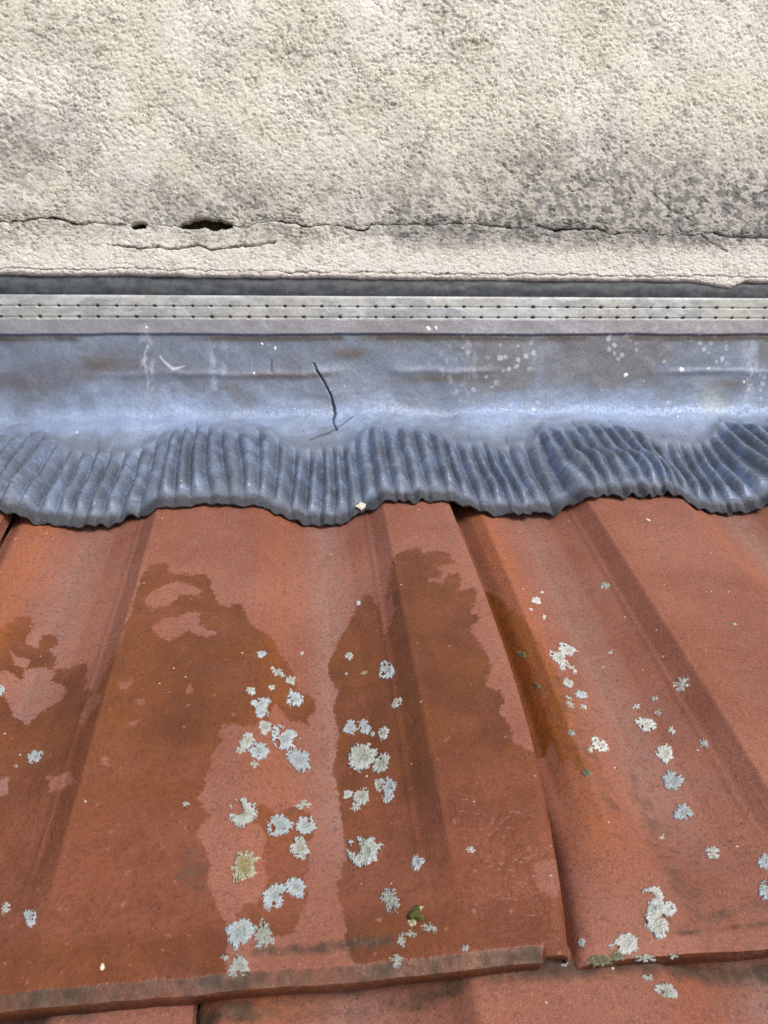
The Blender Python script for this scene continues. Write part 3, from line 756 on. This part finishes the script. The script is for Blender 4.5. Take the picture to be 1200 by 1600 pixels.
# upstand dents
P0 = base + np.stack([0 * Tg, 0 * Tg, wallpart], -1) - slopepart[..., None] * S_W
lpx, lpy = project(P0)
zrel = wallpart + corner_z
z582 = wall_hit(600, 582)[2]; z523 = wall_hit(600, 523)[2]
wav = .0034 * (fbm(LXg, Tg, .05, 3, 330) - .5) + .0009 * (fbm(LXg, Tg, .014, 3, 333) - .5)
crs = .0008 * np.exp(-((zrel - z582 - .0045 * (fbm(LXg, LXg * 0, .05, 3, 336) - .5) * 2) / .0028) ** 2) * sstep(.35, .6, fbm(LXg, LXg * 0, .09, 2, 338))
lipz = z523 + .0016 * (fbm(LXg, LXg * 0, .035, 3, 340) - .5)
lip = .0021 * sstep(-.0008, .0012, zrel - lipz)
TEAR = [(490, 568), (494, 577), (500, 587), (507, 598), (513, 610), (518, 622), (522, 636), (523, 648), (521, 660), (522, 669), (526, 677)]
TEAR2 = [(485, 688), (500, 683), (515, 681), (526, 677), (538, 669), (548, 660), (552, 656)]
d1 = seg_dist(lpx + 2.2 * (fbm(LXg, Tg, .006, 2, 342) - .5), lpy, TEAR); d2 = seg_dist(lpx, lpy + 3 * (fbm(LXg, Tg, .008, 2, 343) - .5), TEAR2)
d3 = seg_dist(lpx, lpy, [(424, 563), (424, 580)]); d4 = seg_dist(lpx, lpy, [(1130, 658), (1150, 656), (1160, 648), (1166, 637)])
tearw = np.interp(lpy, [566, 620, 640, 680], [.7, 1.1, 1.5, 1.0])
tm = np.exp(-(d1 / tearw) ** 2); tm2 = np.exp(-(d2 / 1.2) ** 2) * .55; tm3 = np.exp(-(d3 / 1.8) ** 2) * .5
step_r = .0011 * np.exp(-(d1 / 26)) * sstep(-2, 2, lpx - np.interp(lpy, [p[1] for p in TEAR], [p[0] for p in TEAR])) * sstep(560, 600, lpy) * (1 - sstep(665, 690, lpy))
wallN = .0012 + wav + crs * (1 - tm) + lip - .0024 * tm + step_r - .0008 * tm3 + .0014 * np.exp(-(d4 / 3.0) ** 2)
disp_wall = np.array([0, -1.0, 0]); 
PL = P0 + (1 - blend)[..., None] * wallN[..., None] * disp_wall + blend[..., None] * (hL + wav * (1 - sstep(.02, .04, Tg)) - .0020 * tm)[..., None] * N_W
# colour of the lead: grey metal, brown stains, chalky blue-white patina, painted sky reflection at the bend
n1 = fbm(LXg, Tg, .055, 5, 350, .6); n2 = fbm(LXg, Tg * 2.2, .09, 4, 356); n3 = fbm(LXg, Tg, .010, 4, 361, .6)
lc = np.zeros(LXg.shape + (3,)) + np.array([.215, .255, .335])
lc = lc + (np.array([.190, .185, .190]) - lc) * (sstep(.44, .62, n2) * .70 * (1 - sstep(-.034, -.008, Tg)))[..., None]
brown = .85 * np.exp(-((lpx - 160) / 60) ** 2 - ((lpy - 572) / 20) ** 2) + .9 * np.exp(-((lpx - 545) / 26) ** 2 - ((lpy - 552) / 9) ** 2) \
    + .8 * np.exp(-((lpx - 440) / 80) ** 2 - ((lpy - 586) / 6) ** 2) + .8 * np.exp(-((lpx - 690) / 70) ** 2 - ((lpy - 592) / 6) ** 2) + .6 * np.exp(-((lpx - 40) / 60) ** 2 - ((lpy - 600) / 22) ** 2)\
    + .6 * np.exp(-((lpx - 1140) / 30) ** 2 - ((lpy - 600) / 6) ** 2)
lc = lc + (np.array([.135, .100, .072]) - lc) * np.clip(brown * (.5 + .8 * n3), 0, .9)[..., None]
bend_sky = np.exp(-((Tg - .002) / .025) ** 2)  # bluish sky reflection along the bend, painted in with the patina
pat_sky = .80 * sstep(.40, .86, n1 * .45 + n3 * .35 + .36 * bend_sky * (.6 + .8 * n1))
lc = lc + (np.array([.34, .44, .63]) - lc) * np.clip(pat_sky, 0, .9)[..., None]
# pale run-down streaks
for xc, wd, st in ((230, 11, .9), (340, 16, .45), (735, 10, .35), (1170, 12, .5)):
    k = np.exp(-((lpx - xc + 3 * (n3 - .5)) / wd) ** 4) * (lpy > 505) * (1 - sstep(600, 650, lpy)) * sstep(.38, .66, fbm(LXg, Tg * .5, .005, 4, 370, .65)) * st
    lc = lc + (np.array([.52, .59, .72]) - lc) * np.clip(k, 0, .9)[..., None]
# chalky spots on the right half
f1, f2 = worley(LXg, Tg, .0085, 372)
spot = sstep(.26, .14, f1 + .25 * (vnoise(LXg / .004, Tg / .004, 374) - .5)) * sstep(640, 760, lpx) * sstep(.42, .6, fbm(LXg, Tg, .03, 2, 376)) * (1 - sstep(640, 670, lpy))
lc = lc + (np.array([.50, .57, .68]) - lc) * (spot * .7)[..., None]
green = np.exp(-((lpx - 1112) / 22) ** 2 - ((lpy - 626) / 28) ** 2) * .55
lc = lc + (np.array([.48, .53, .50]) - lc) * np.clip(green * (.4 + n3), 0, 1)[..., None]
scr = np.exp(-(seg_dist(lpx, lpy, [(250, 556), (256, 564), (264, 571), (271, 576), (279, 575), (289, 572)]) / np.interp(lpx, [250, 272, 290], [.8, 2.6, .8])) ** 2)
lc = lc + (np.array([.66, .70, .76]) - lc) * np.clip(scr, 0, 1)[..., None]
# shade painted under the lip and over the down-turned hem
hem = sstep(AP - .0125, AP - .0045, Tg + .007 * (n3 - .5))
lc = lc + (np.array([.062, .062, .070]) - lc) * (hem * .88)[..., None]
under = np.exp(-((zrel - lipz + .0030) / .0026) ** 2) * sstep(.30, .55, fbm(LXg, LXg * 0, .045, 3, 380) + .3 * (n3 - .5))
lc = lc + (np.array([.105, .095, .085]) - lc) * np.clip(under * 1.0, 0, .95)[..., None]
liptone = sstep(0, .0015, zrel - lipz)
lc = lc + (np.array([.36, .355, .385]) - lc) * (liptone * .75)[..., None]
ribz = ribA * (1 - hem)
chalk = sstep(.45, .62, n3) * ribz
lc = lc + (np.array([.36, .47, .68]) - lc) * (chalk * .45)[..., None]
lc = lc + (np.array([.095, .100, .115]) - lc) * (ribz * sstep(.50, .62, fbm(LXg, Tg * .35, .012, 4, 384, .6)) * .32)[..., None]
lc = lc * (1 - .06 * ribz)[..., None]
tear_dark = np.clip(tm * 1.2 + tm2 * 1.2 + tm3, 0, .95)  # tear lines and the short mark darkened
lc = lc + (np.array([.03, .03, .034]) - lc) * tear_dark[..., None]
rgh = .58 - .25 * ribz + .14 * np.clip(pat_sky, 0, 1) + .2 * hem
# lower edge gets a thickness
lastP = PL[-1:] - N_W * .0016; lastP2 = lastP + S_W * .004 - N_W * .0002
PLx = np.concatenate([PL, lastP, lastP2], 0)
lcx = np.concatenate([lc, lc[-1:] * .8, lc[-1:] * .6], 0); rgx = np.concatenate([rgh, rgh[-1:], rgh[-1:]], 0)
lead = empty("lead_flashing", tuple(CAM + np.array([.08, DW, corner_z])))
LEAD0 = np.array(lead.location)
cut = int(np.searchsorted(t_ax, .010))
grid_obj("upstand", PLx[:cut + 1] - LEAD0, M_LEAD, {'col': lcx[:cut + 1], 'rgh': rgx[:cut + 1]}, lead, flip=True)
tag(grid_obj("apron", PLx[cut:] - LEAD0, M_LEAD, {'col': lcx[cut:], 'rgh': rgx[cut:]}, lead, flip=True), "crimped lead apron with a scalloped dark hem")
tag(lead, "blue-grey lead flashing with a crimped apron dressed over the tiles", "flashing")

# dried white splashes on the lead
def blob(name, cx, cy, rx, ry, mat, parent, origin, hgt=.0009, seed=0, nang=18):
    c = wall_hit(cx, cy); g = np.random.default_rng(seed)
    k = (c[1] / FPX) * 1.02
    ang = np.linspace(0, 2 * math.pi, nang, endpoint=False)
    wob = 1 + .16 * np.sin(ang * 2 + g.random() * 6) + .10 * np.sin(ang * 3 + g.random() * 6)
    # find lead surface offset near this place
    V = []
    for f, hh in ((1.0, .0), (.85, .6), (.45, 1.0)):
        for a_, w_ in zip(ang, wob):
            x, z = c[0] + f * rx * k * w_ * math.cos(a_), c[2] + f * ry * k * w_ * math.sin(a_)
            V.append((x, z, hh * hgt - .0004))
    V.append((c[0], c[2], hgt * 1.05 - .0004))
    V = np.array(V)
    # lead surface at (x, z): nearest upstand vertex
    out = []
    for x, z, d in V:
        i = np.searchsorted(lx, x); j = np.argmin(np.abs(PL[:, i, 2] - CAM[2] - z))
        out.append((x, PL[j, i, 1] - CAM[1] - d, z))
    V = np.array(out) + CAM - origin
    Q, T = [], []
    for r_ in range(2):
        for k_ in range(nang):
            n_ = (k_ + 1) % nang; Q.append((r_ * nang + k_, r_ * nang + n_, (r_ + 1) * nang + n_, (r_ + 1) * nang + k_))
    for k_ in range(nang): T.append((2 * nang + k_, 2 * nang + (k_ + 1) % nang, 3 * nang))
    me = raw_mesh(name, V, Q, tris=T); me.materials.append(mat)
    return link(bpy.data.objects.new(name, me), parent)
SPOTS = [(668, 514, 4.6, 3.8), (680, 513, 2.6, 3.6), (1063, 577.5, 4.2, 5.0), (976.5, 586, 3.8, 4.2), (1105, 576, 2.2, 2.4), (430, 544.5, 2.6, 2.8), (409.5, 537.5, 2.2, 2.4), (397, 583, 2.0, 2.2),
         (1160.5, 597, 1.8, 3.4), (1052, 649.5, 1.7, 1.7), (1041, 628, 1.6, 1.6), (1004, 596, 1.3, 1.3), (460, 638.5, 1.3, 1.5), (538, 604, 1.2, 1.4), (516.5, 609, 1.2, 1.2), (938, 610, 1.2, 1.2), (230, 512, 1.8, 2.6), (130, 672, 1.5, 1.5)]
for i, s in enumerate(SPOTS): blob("paint_splash", *s, M_WHITE, lead, LEAD0, seed=i)

# ------------------------------------------------------------------ lichens
def lichen(T, tile_obj, cx, cy, rx, ry, tilt=0.0, style=0, kind='rosette', seed=0, origin_off=None):
    rx, ry = rx * 1.13, ry * 1.13
    g = np.random.default_rng(5000 + seed)
    X, V = tile_hit(T, cx, cy)
    e = 3.0
    Xa, Va = tile_hit(T, cx + e, cy); Xb, Vb = tile_hit(T, cx, cy + e)
    J = np.array([[Xa - X, Xb - X], [Va - V, Vb - V]]) / e
    Rm = max(rx, ry) * 1.12
    step = .60 if Rm > 9 and kind != 'sparse' else .40
    n_ = int(Rm / step) + 2
    ax = np.arange(-n_, n_ + 1) * step
    DX, DY = np.meshgrid(ax, ax)
    ct, st = math.cos(tilt), math.sin(tilt)
    segs = []
    Rr = 1.0
    mean = math.sqrt(rx * ry)
    nl = int(np.clip(5 + mean * 2.0, 7, 50))
    gapc = g.random() * 6.28
    lobewob = [g.random() * 6.28 for _ in range(3)]
    lw = float(np.clip(1.30 / mean, .055, .20)) if kind != 'sparse' else float(np.clip(.95 / mean, .05, .15))
    r0 = .05 if mean < 9 or kind == 'sparse' else .34
    for k in range(nl):
        th = 2 * math.pi * (k + .9 * (g.random() - .5)) / nl
        R = (.90 + .10 * math.sin(2 * th + lobewob[0]) + .09 * math.sin(3 * th + lobewob[1])) * (.80 + .26 * g.random())
        if kind == 'sparse' and g.random() < .34: continue
        p = np.array([math.cos(th), math.sin(th)]) * r0
        dirn = th; wd = lw * (.75 + .5 * g.random())
        nseg = 3
        for s_ in range(nseg):
            dirn += (g.random() - .5) * .6
            L = (R - r0) / (nseg + .5)
            q = p + L * np.array([math.cos(dirn), math.sin(dirn)])
            segs.append((p, q, wd * (1.0 - .08 * s_)))
            for sg in (-1, 1):
                if g.random() < .62:
                    d2 = dirn + sg * (.55 + .5 * g.random()); l2 = L * (.40 + .5 * g.random())
                    q2 = q + l2 * np.array([math.cos(d2), math.sin(d2)])
                    if np.hypot(*q2) < R * 1.08: segs.append((q, q2, wd * .78))
            p = q
    UX = (DX * ct + DY * st) / rx; UY = (-DX * st + DY * ct) / ry
    # small warp so nothing is regular
    wl = max(mean * .9, 5.0)
    UX = UX + .22 * (fbm(DX + cx, DY + cy, wl, 2, 400) - .5) + .14 * (fbm(DX + cx, DY + cy, 5.0, 2, 402) - .5)
    UY = UY + .22 * (fbm(DX + cx, DY + cy, wl, 2, 404) - .5) + .14 * (fbm(DX + cx, DY + cy, 5.0, 2, 406) - .5)
    Fd = np.full(DX.shape, -1.0)
    for p, q, wd in segs:
        ab = q - p; L = max(ab @ ab, 1e-9)
        t = np.clip(((UX - p[0]) * ab[0] + (UY - p[1]) * ab[1]) / L, 0, 1)
        d = np.hypot(UX - p[0] - t * ab[0], UY - p[1] - t * ab[1])
        Fd = np.maximum(Fd, 1 - d / wd)
    rad = np.hypot(UX, UY)
    crest = np.clip(Fd, 0, 1)
    w1, w2 = worley(DX + cx * 3.1, DY + cy * 1.7, 2.6, 440)
    warts = np.clip(1 - w1 * 1.25, 0, 1)
    if kind in ('rosette', 'crescent'):
        core = .74 + .30 * (fbm(DX + cx, DY + cy, 6.0, 3, 410) - .5)
        Fd = np.maximum(Fd, np.clip((core - rad) * 3.0, -1, .30 + .45 * warts))
    elif kind == 'sparse':
        Fd = np.maximum(Fd, np.clip((.28 - rad) * 2.0, -1, .5))
    if kind == 'crescent':
        bx_, by_ = .42 * math.cos(gapc), .42 * math.sin(gapc)
        bite = np.hypot(UX - bx_, UY - by_) + .5 * (fbm(DX + cx, DY + cy, 5.0, 3, 418) - .5)
        Fd = np.where(bite < .40, -1, Fd)
    if mean > 8 and kind == 'rosette':
        holes = fbm(DX + cx * 1.3, DY + cy * .7, max(mean * .5, 5.0), 3, 422, .6)
        Fd = np.where((holes < .28) & (rad > .35), -1, Fd)
    crest = np.clip(crest * .8 + warts * .5 * (rad < .72), 0, 1)
    hgt = np.sqrt(np.clip(Fd, 0, 1))
    scale = np.sqrt(abs(np.linalg.det(J)))                   # metres per pixel here
    Hm = np.clip(mean * scale * .16, .0005, .0016)
    bump = .45 + .8 * (fbm(DX + cx, DY + cy, 3.2, 3, 414, .65)) + .5 * crest
    Xs = X + J[0, 0] * DX + J[0, 1] * DY; Vs = V + J[1, 0] * DX + J[1, 1] * DY
    Ns = tile_surface(T, Xs, Vs) + .0009 * (fbm(Xs, Vs, .045, 3, 205) - .5) + .00025 * (fbm(Xs, Vs, .008, 3, 208) - .5) + Hm * hgt * bump - .00005
    keep = Fd > 0.0
    cell = keep[:-1, :-1] & keep[1:, :-1] & keep[:-1, 1:] & keep[1:, 1:]
    if cell.sum() < 4: return None
    P = roof_point(Xs, Vs, Ns).reshape(-1, 3)
    # let the border dive into the tile
    nb = np.zeros(keep.shape, int)
    nb[:-1, :-1] += cell; nb[1:, :-1] += cell; nb[:-1, 1:] += cell; nb[1:, 1:] += cell
    border = (nb > 0) & (nb < 4)
    P = P - N_W * (border.ravel() * (.00035))[:, None]
    jj, ii = np.nonzero(cell); ni = keep.shape[1]
    a = jj * ni + ii
    Q = np.stack([a, a + ni, a + ni + 1, a + 1], 1)
    used = np.unique(Q); mp = np.full(P.shape[0], -1); mp[used] = np.arange(len(used))
    off = np.zeros(3) if origin_off is None else origin_off
    me = raw_mesh("lichen", P[used] - ROOF0 - off, mp[Q][:, ::-1], {'rad': np.clip(rad.ravel()[used], 0, 1.2), 'crest': crest.ravel()[used]})
    me.materials.append(M_LICH[style])
    return link(bpy.data.objects.new("lichen", me), tile_obj)

# (tile, x, y, half width, half height, tilt, style, kind)
R_, S_, C_ = 'rosette', 'sparse', 'crescent'
LI = [('A', 0, 1079, 8, 9, 0, 0, R_), ('A', 56, 1183, 14, 9, -.6, 0, R_), ('A', 26, 1198, 4, 2, 0, 1, S_), ('A', 47, 1433, 9, 15, 0, 0, R_), ('A', 8, 1417, 8, 10, 0, 1, S_), ('A', 290, 1256, 6, 4, 0, 1, S_),
      ('A', 409, 1022, 7, 5, 0, 0, R_), ('A', 434, 1051, 11, 8, .2, 1, S_), ('A', 455, 1063, 7, 7, 0, 1, R_), ('A', 425, 1074, 5, 4, 0, 1, R_), ('A', 392, 1079, 9, 6, .3, 1, R_), ('A', 408, 1100, 14, 11, 0, 0, R_), ('A', 409, 1114, 11, 9, 0, 0, R_),
      ('A', 461, 1093, 15, 11, .2, 0, R_), ('A', 414, 1136, 12, 10, .5, 1, R_), ('A', 444, 1154, 23, 20, 0, 0, R_), ('A', 376, 1169, 8, 9, .4, 1, S_), ('A', 387, 1157, 11, 12, .6, 1, R_), ('A', 405, 1173, 16, 15, .8, 0, R_), ('A', 398, 1195, 6, 6, 0, 1, S_),
      ('A', 468, 1187, 20, 17, .6, 0, R_), ('A', 472, 1021, 3, 2.5, 0, 4, R_), ('A', 379, 1269, 20, 23, 0, 1, C_), ('A', 474, 1258, 11, 8, 0, 1, S_), ('A', 437, 1291, 18, 20, .5, 0, R_), ('A', 477, 1291, 18, 14, 0, 0, R_), ('A', 469, 1327, 14, 19, 0, 1, R_),
      ('A', 384, 1354, 22, 25, 0, 2, S_), ('A', 384, 1354, 15, 17, 0, 2, R_), ('A', 430, 1399, 21, 16, -.4, 0, R_), ('A', 463, 1387, 16, 17, 0, 0, R_), ('A', 418, 1414, 8, 10, 0, 1, S_), ('A', 375, 1457, 22, 24, 0, 0, R_), ('A', 411, 1461, 16, 22, 0, 1, S_), ('A', 411, 1462, 9, 15, 0, 1, R_),
      ('A', 374, 1511, 17, 18, 0, 1, R_), ('A', 350, 1496, 7, 5, 0, 1, S_),
      ('A', 546, 1025, 6, 6, 0, 1, R_), ('A', 541, 1053, 3, 2, 0, 1, R_), ('A', 569, 1052, 6, 3, -.5, 2, S_), ('A', 604, 1049, 15, 13, -.3, 0, R_), ('A', 619, 1098, 8, 7, -.5, 1, R_), ('A', 547, 1137, 12, 10, -.4, 0, R_), ('A', 569, 1136, 11, 12, 0, 0, R_), ('A', 582, 1147, 4, 4, 0, 1, R_),
      ('A', 599, 1146, 8, 12, .5, 1, R_), ('A', 565, 1183, 23, 21, 0, 1, R_), ('A', 595, 1193, 12, 16, .5, 1, R_), ('A', 592, 1227, 9, 10, 0, 1, R_), ('A', 608, 1229, 11, 14, .4, 0, R_), ('A', 605, 1246, 9, 8, 0, 0, R_), ('A', 543, 1241, 8, 7, 0, 1, R_), ('A', 565, 1244, 14, 13, -.5, 1, R_), ('A', 556, 1260, 8, 9, 0, 1, S_),
      ('A', 568, 1332, 24, 24, 0, 1, C_), ('A', 576, 1328, 16, 17, 0, 1, R_), ('A', 652, 1347, 10, 14, 0, 0, R_), ('A', 609, 1407, 14, 22, 0, 1, S_), ('A', 609, 1407, 8, 14, 0, 1, R_), ('A', 628, 1468, 7, 12, 0, 1, S_), ('A', 643, 1459, 9, 8, 0, 1, S_), ('A', 671, 1450, 12, 8, .3, 1, S_), ('A', 619, 1501, 12, 10, 0, 1, S_),
      ('A', 735, 1328, 8, 5, 0, 4, S_), ('A', 560, 942, 4, 4, 0, 4, R_), ('A', 644, 1442, 6, 6, 0, 2, R_), ('A', 653, 1420, 7, 5, 0, 2, R_), ('A', 727, 1483, 6, 5, 0, 1, S_),
      ('B', 838, 938, 8, 5, .4, 4, R_), ('B', 850, 964, 3, 4, 0, 4, R_), ('B', 830, 952, 3, 2, .5, 4, R_), ('B', 847, 925, 3, 2, .5, 4, R_), ('B', 815, 1023, 8, 5, .2, 3, R_), ('B', 838, 1072, 8, 4, .2, 3, S_), ('B', 886, 1016, 16, 9, .5, 4, R_), ('B', 874, 1029, 17, 9, .75, 4, R_), ('B', 895, 1046, 9, 5, .7, 4, S_), ('B', 879, 1045, 6, 4, .7, 4, S_),
      ('B', 888, 1068, 10, 6, .7, 1, R_), ('B', 908, 1086, 10, 6, .4, 0, R_), ('B', 888, 1090, 6, 3, .7, 4, S_), ('B', 892, 1102, 8, 4, .7, 1, S_), ('B', 911, 1105, 6, 4, .4, 4, S_), ('B', 936, 1164, 15, 10, .75, 4, R_), ('B', 922, 1171, 6, 5, .7, 4, S_), ('B', 893, 1145, 7, 4, .5, 1, S_), ('B', 917, 1208, 8, 6, .6, 3, R_),
      ('B', 945, 916, 7, 6, -.5, 1, S_), ('B', 954, 1020, 4, 3, 0, 4, S_), ('B', 1147, 975, 4, 3, 0, 4, S_), ('B', 1064, 1070, 13, 12, 0, 4, S_), ('B', 1023, 1092, 5, 5, 0, 0, S_), ('B', 993, 1104, 6, 5, 0, 4, S_), ('B', 1029, 1113, 6, 5, -.4, 1, S_), ('B', 1009, 1133, 16, 11, .2, 4, R_), ('B', 1049, 1142, 6, 6, 0, 4, S_),
      ('B', 1099, 1163, 8, 9, 0, 4, S_), ('B', 1038, 1179, 14, 14, 0, 4, R_), ('B', 1051, 1220, 18, 15, 0, 0, R_), ('B', 1067, 1270, 17, 12, -.15, 0, R_), ('B', 1035, 1308, 5, 4, 0, 4, S_), ('B', 1113, 1332, 12, 11, 0, 4, S_), ('B', 1195, 1347, 10, 14, 0, 0, R_), ('B', 1198, 1391, 14, 16, 0, 0, R_),
      ('B', 1022, 1402, 18, 18, 0, 4, C_), ('B', 1026, 1442, 20, 26, 0, 4, R_), ('B', 1045, 1420, 11, 13, .5, 4, R_), ('B', 1024, 1420, 13, 14, 0, 1, R_), ('B', 977, 1474, 24, 17, 0, 4, R_), ('B', 938, 1501, 20, 9, 0, 3, R_), ('B', 966, 1494, 14, 7, 0, 3, R_), ('B', 1008, 1497, 22, 6, 0, 1, S_), ('B', 1052, 1494, 9, 4, 0, 1, S_),
      ('B', 908, 1473, 5, 7, 0, 0, R_)]
for i, (k, *rest) in enumerate(LI):
    cx, cy, rx, ry, tl_, sty, kd = rest
    lichen(TILES[k], tileA if k == 'A' else tileB, cx, cy, rx, ry, tl_, sty, kd, seed=i)
for i, rest in enumerate([(1043, 1547, 20, 13, .3, 1, R_), (1012, 1527, 9, 6, .3, 1, S_), (881, 1508, 8, 3, 0, 1, S_)]):
    cx, cy, rx, ry, tl_, sty, kd = rest
    lichen(TILES['C'], tileC, cx, cy, rx, ry, tl_, sty, kd, seed=900 + i)

# ------------------------------------------------------------------ small loose things
def lump(name, X, V, N, size, mat, seed, flat=.45, rot=0.0, rough=.25, squash=1.0, taper=0.0):
    """small irregular faceted or rounded lump lying at a roof position"""
    g = np.random.default_rng(seed); nu, nv = 14, 9
    Vv = []
    for j in range(nv + 1):
        ph_ = math.pi * j / nv
        for i in range(nu):
            th = 2 * math.pi * i / nu
            d = np.array([math.sin(ph_) * math.cos(th), math.sin(ph_) * math.sin(th), math.cos(ph_)])
            r = 1 + rough * (math.sin(3 * th + seed) * math.sin(ph_) * .6 + .8 * (g.random() - .5) * math.sin(ph_))
            p = d * r; p[0] *= squash * (1 - taper * p[1]); Vv.append(p)
    Vv = np.array(Vv) * size * np.array([1, 1, flat])
    c, s = math.cos(rot), math.sin(rot)
    Vv = np.stack([Vv[:, 0] * c - Vv[:, 1] * s, Vv[:, 0] * s + Vv[:, 1] * c, Vv[:, 2] + size * flat * .8], 1)
    W = Vv[:, :1] * np.array([1., 0, 0]) + Vv[:, 1:2] * S_W + Vv[:, 2:] * N_W
    Q = [(j * nu + i, (j + 1) * nu + i, (j + 1) * nu + (i + 1) % nu, j * nu + (i + 1) % nu) for j in range(nv) for i in range(nu)]
    me = raw_mesh(name, W, Q); me.materials.append(mat)
    o = link(bpy.data.objects.new(name, me)); o.location = tuple(roof_point(X, V, N))
    return o
def on_tile(T, x, y):
    X, V = tile_hit(T, x, y); return X, V, float(tile_surface(T, np.array(X), np.array(V)))
X, V, N = on_tile(TILES['A'], 160, 1511)
tag(lump("seed", X, V, N - .0004, .0013, M_SEED, 3, .55, .15, .04, .62, .25), "small pale seed lying near the front edge of the left tile", "seed")
X, V, N = on_tile(TILES['B'], 1012, 813)
tag(lump("husk", X, V, N - .0003, .0019, M_SEED, 5, .4, .7, .18, .5, .2), "tiny pale curled husk on the right tile just below the flashing", "husk")
X, V, N = on_tile(TILES['A'], 650, 1430)
mo = lump("moss_tuft", X, V, N - .0006, .0027, M_MOSS, 11, .6, .2, .5)
tag(mo, "small olive moss tuft near the front edge of the left tile", "moss")
# mortar flake resting on the hem of the flashing
ii = int(np.argmin(np.abs(lpx[-8] - 565)))
pt = PL[-8, ii]
g = np.random.default_rng(21)
ang = np.array([.2, 1.0, 1.7, 2.5, 3.2, 4.0, 4.6, 5.5]); rad_ = np.array([.0046, .0030, .0048, .0026, .0044, .0030, .0046, .0030])
Vt = []
for z_, f in ((-.0002, 1.0), (.0009, 1.02), (.0016, .6)):
    for a_, r_ in zip(ang, rad_): Vt.append((r_ * f * math.cos(a_), r_ * f * .85 * math.sin(a_), z_ + .0004 * g.random()))
Vt.append((0, 0, .0019)); Vt = np.array(Vt)
tilt_n = unit(N_W + np.array([0, -.35, 0])); tilt_s = unit(S_W - tilt_n * (S_W @ tilt_n)); tilt_x = np.array([1., 0, 0])
W = Vt[:, :1] * tilt_x + Vt[:, 1:2] * tilt_s + Vt[:, 2:] * tilt_n
k8 = len(ang)
Qf = [(r_ * k8 + i, r_ * k8 + (i + 1) % k8, (r_ + 1) * k8 + (i + 1) % k8, (r_ + 1) * k8 + i) for r_ in (0, 1) for i in range(k8)]
me = raw_mesh("mortar_flake", W, Qf, smooth=False, tris=[(2 * k8 + i, 2 * k8 + (i + 1) % k8, 3 * k8) for i in range(k8)])
me.materials.append(M_CHIP)
fo = link(bpy.data.objects.new("mortar_flake", me)); fo.location = tuple(pt + tilt_n * .0006)
tag(fo, "whitish mortar flake caught on the lower edge of the lead flashing", "mortar flake")
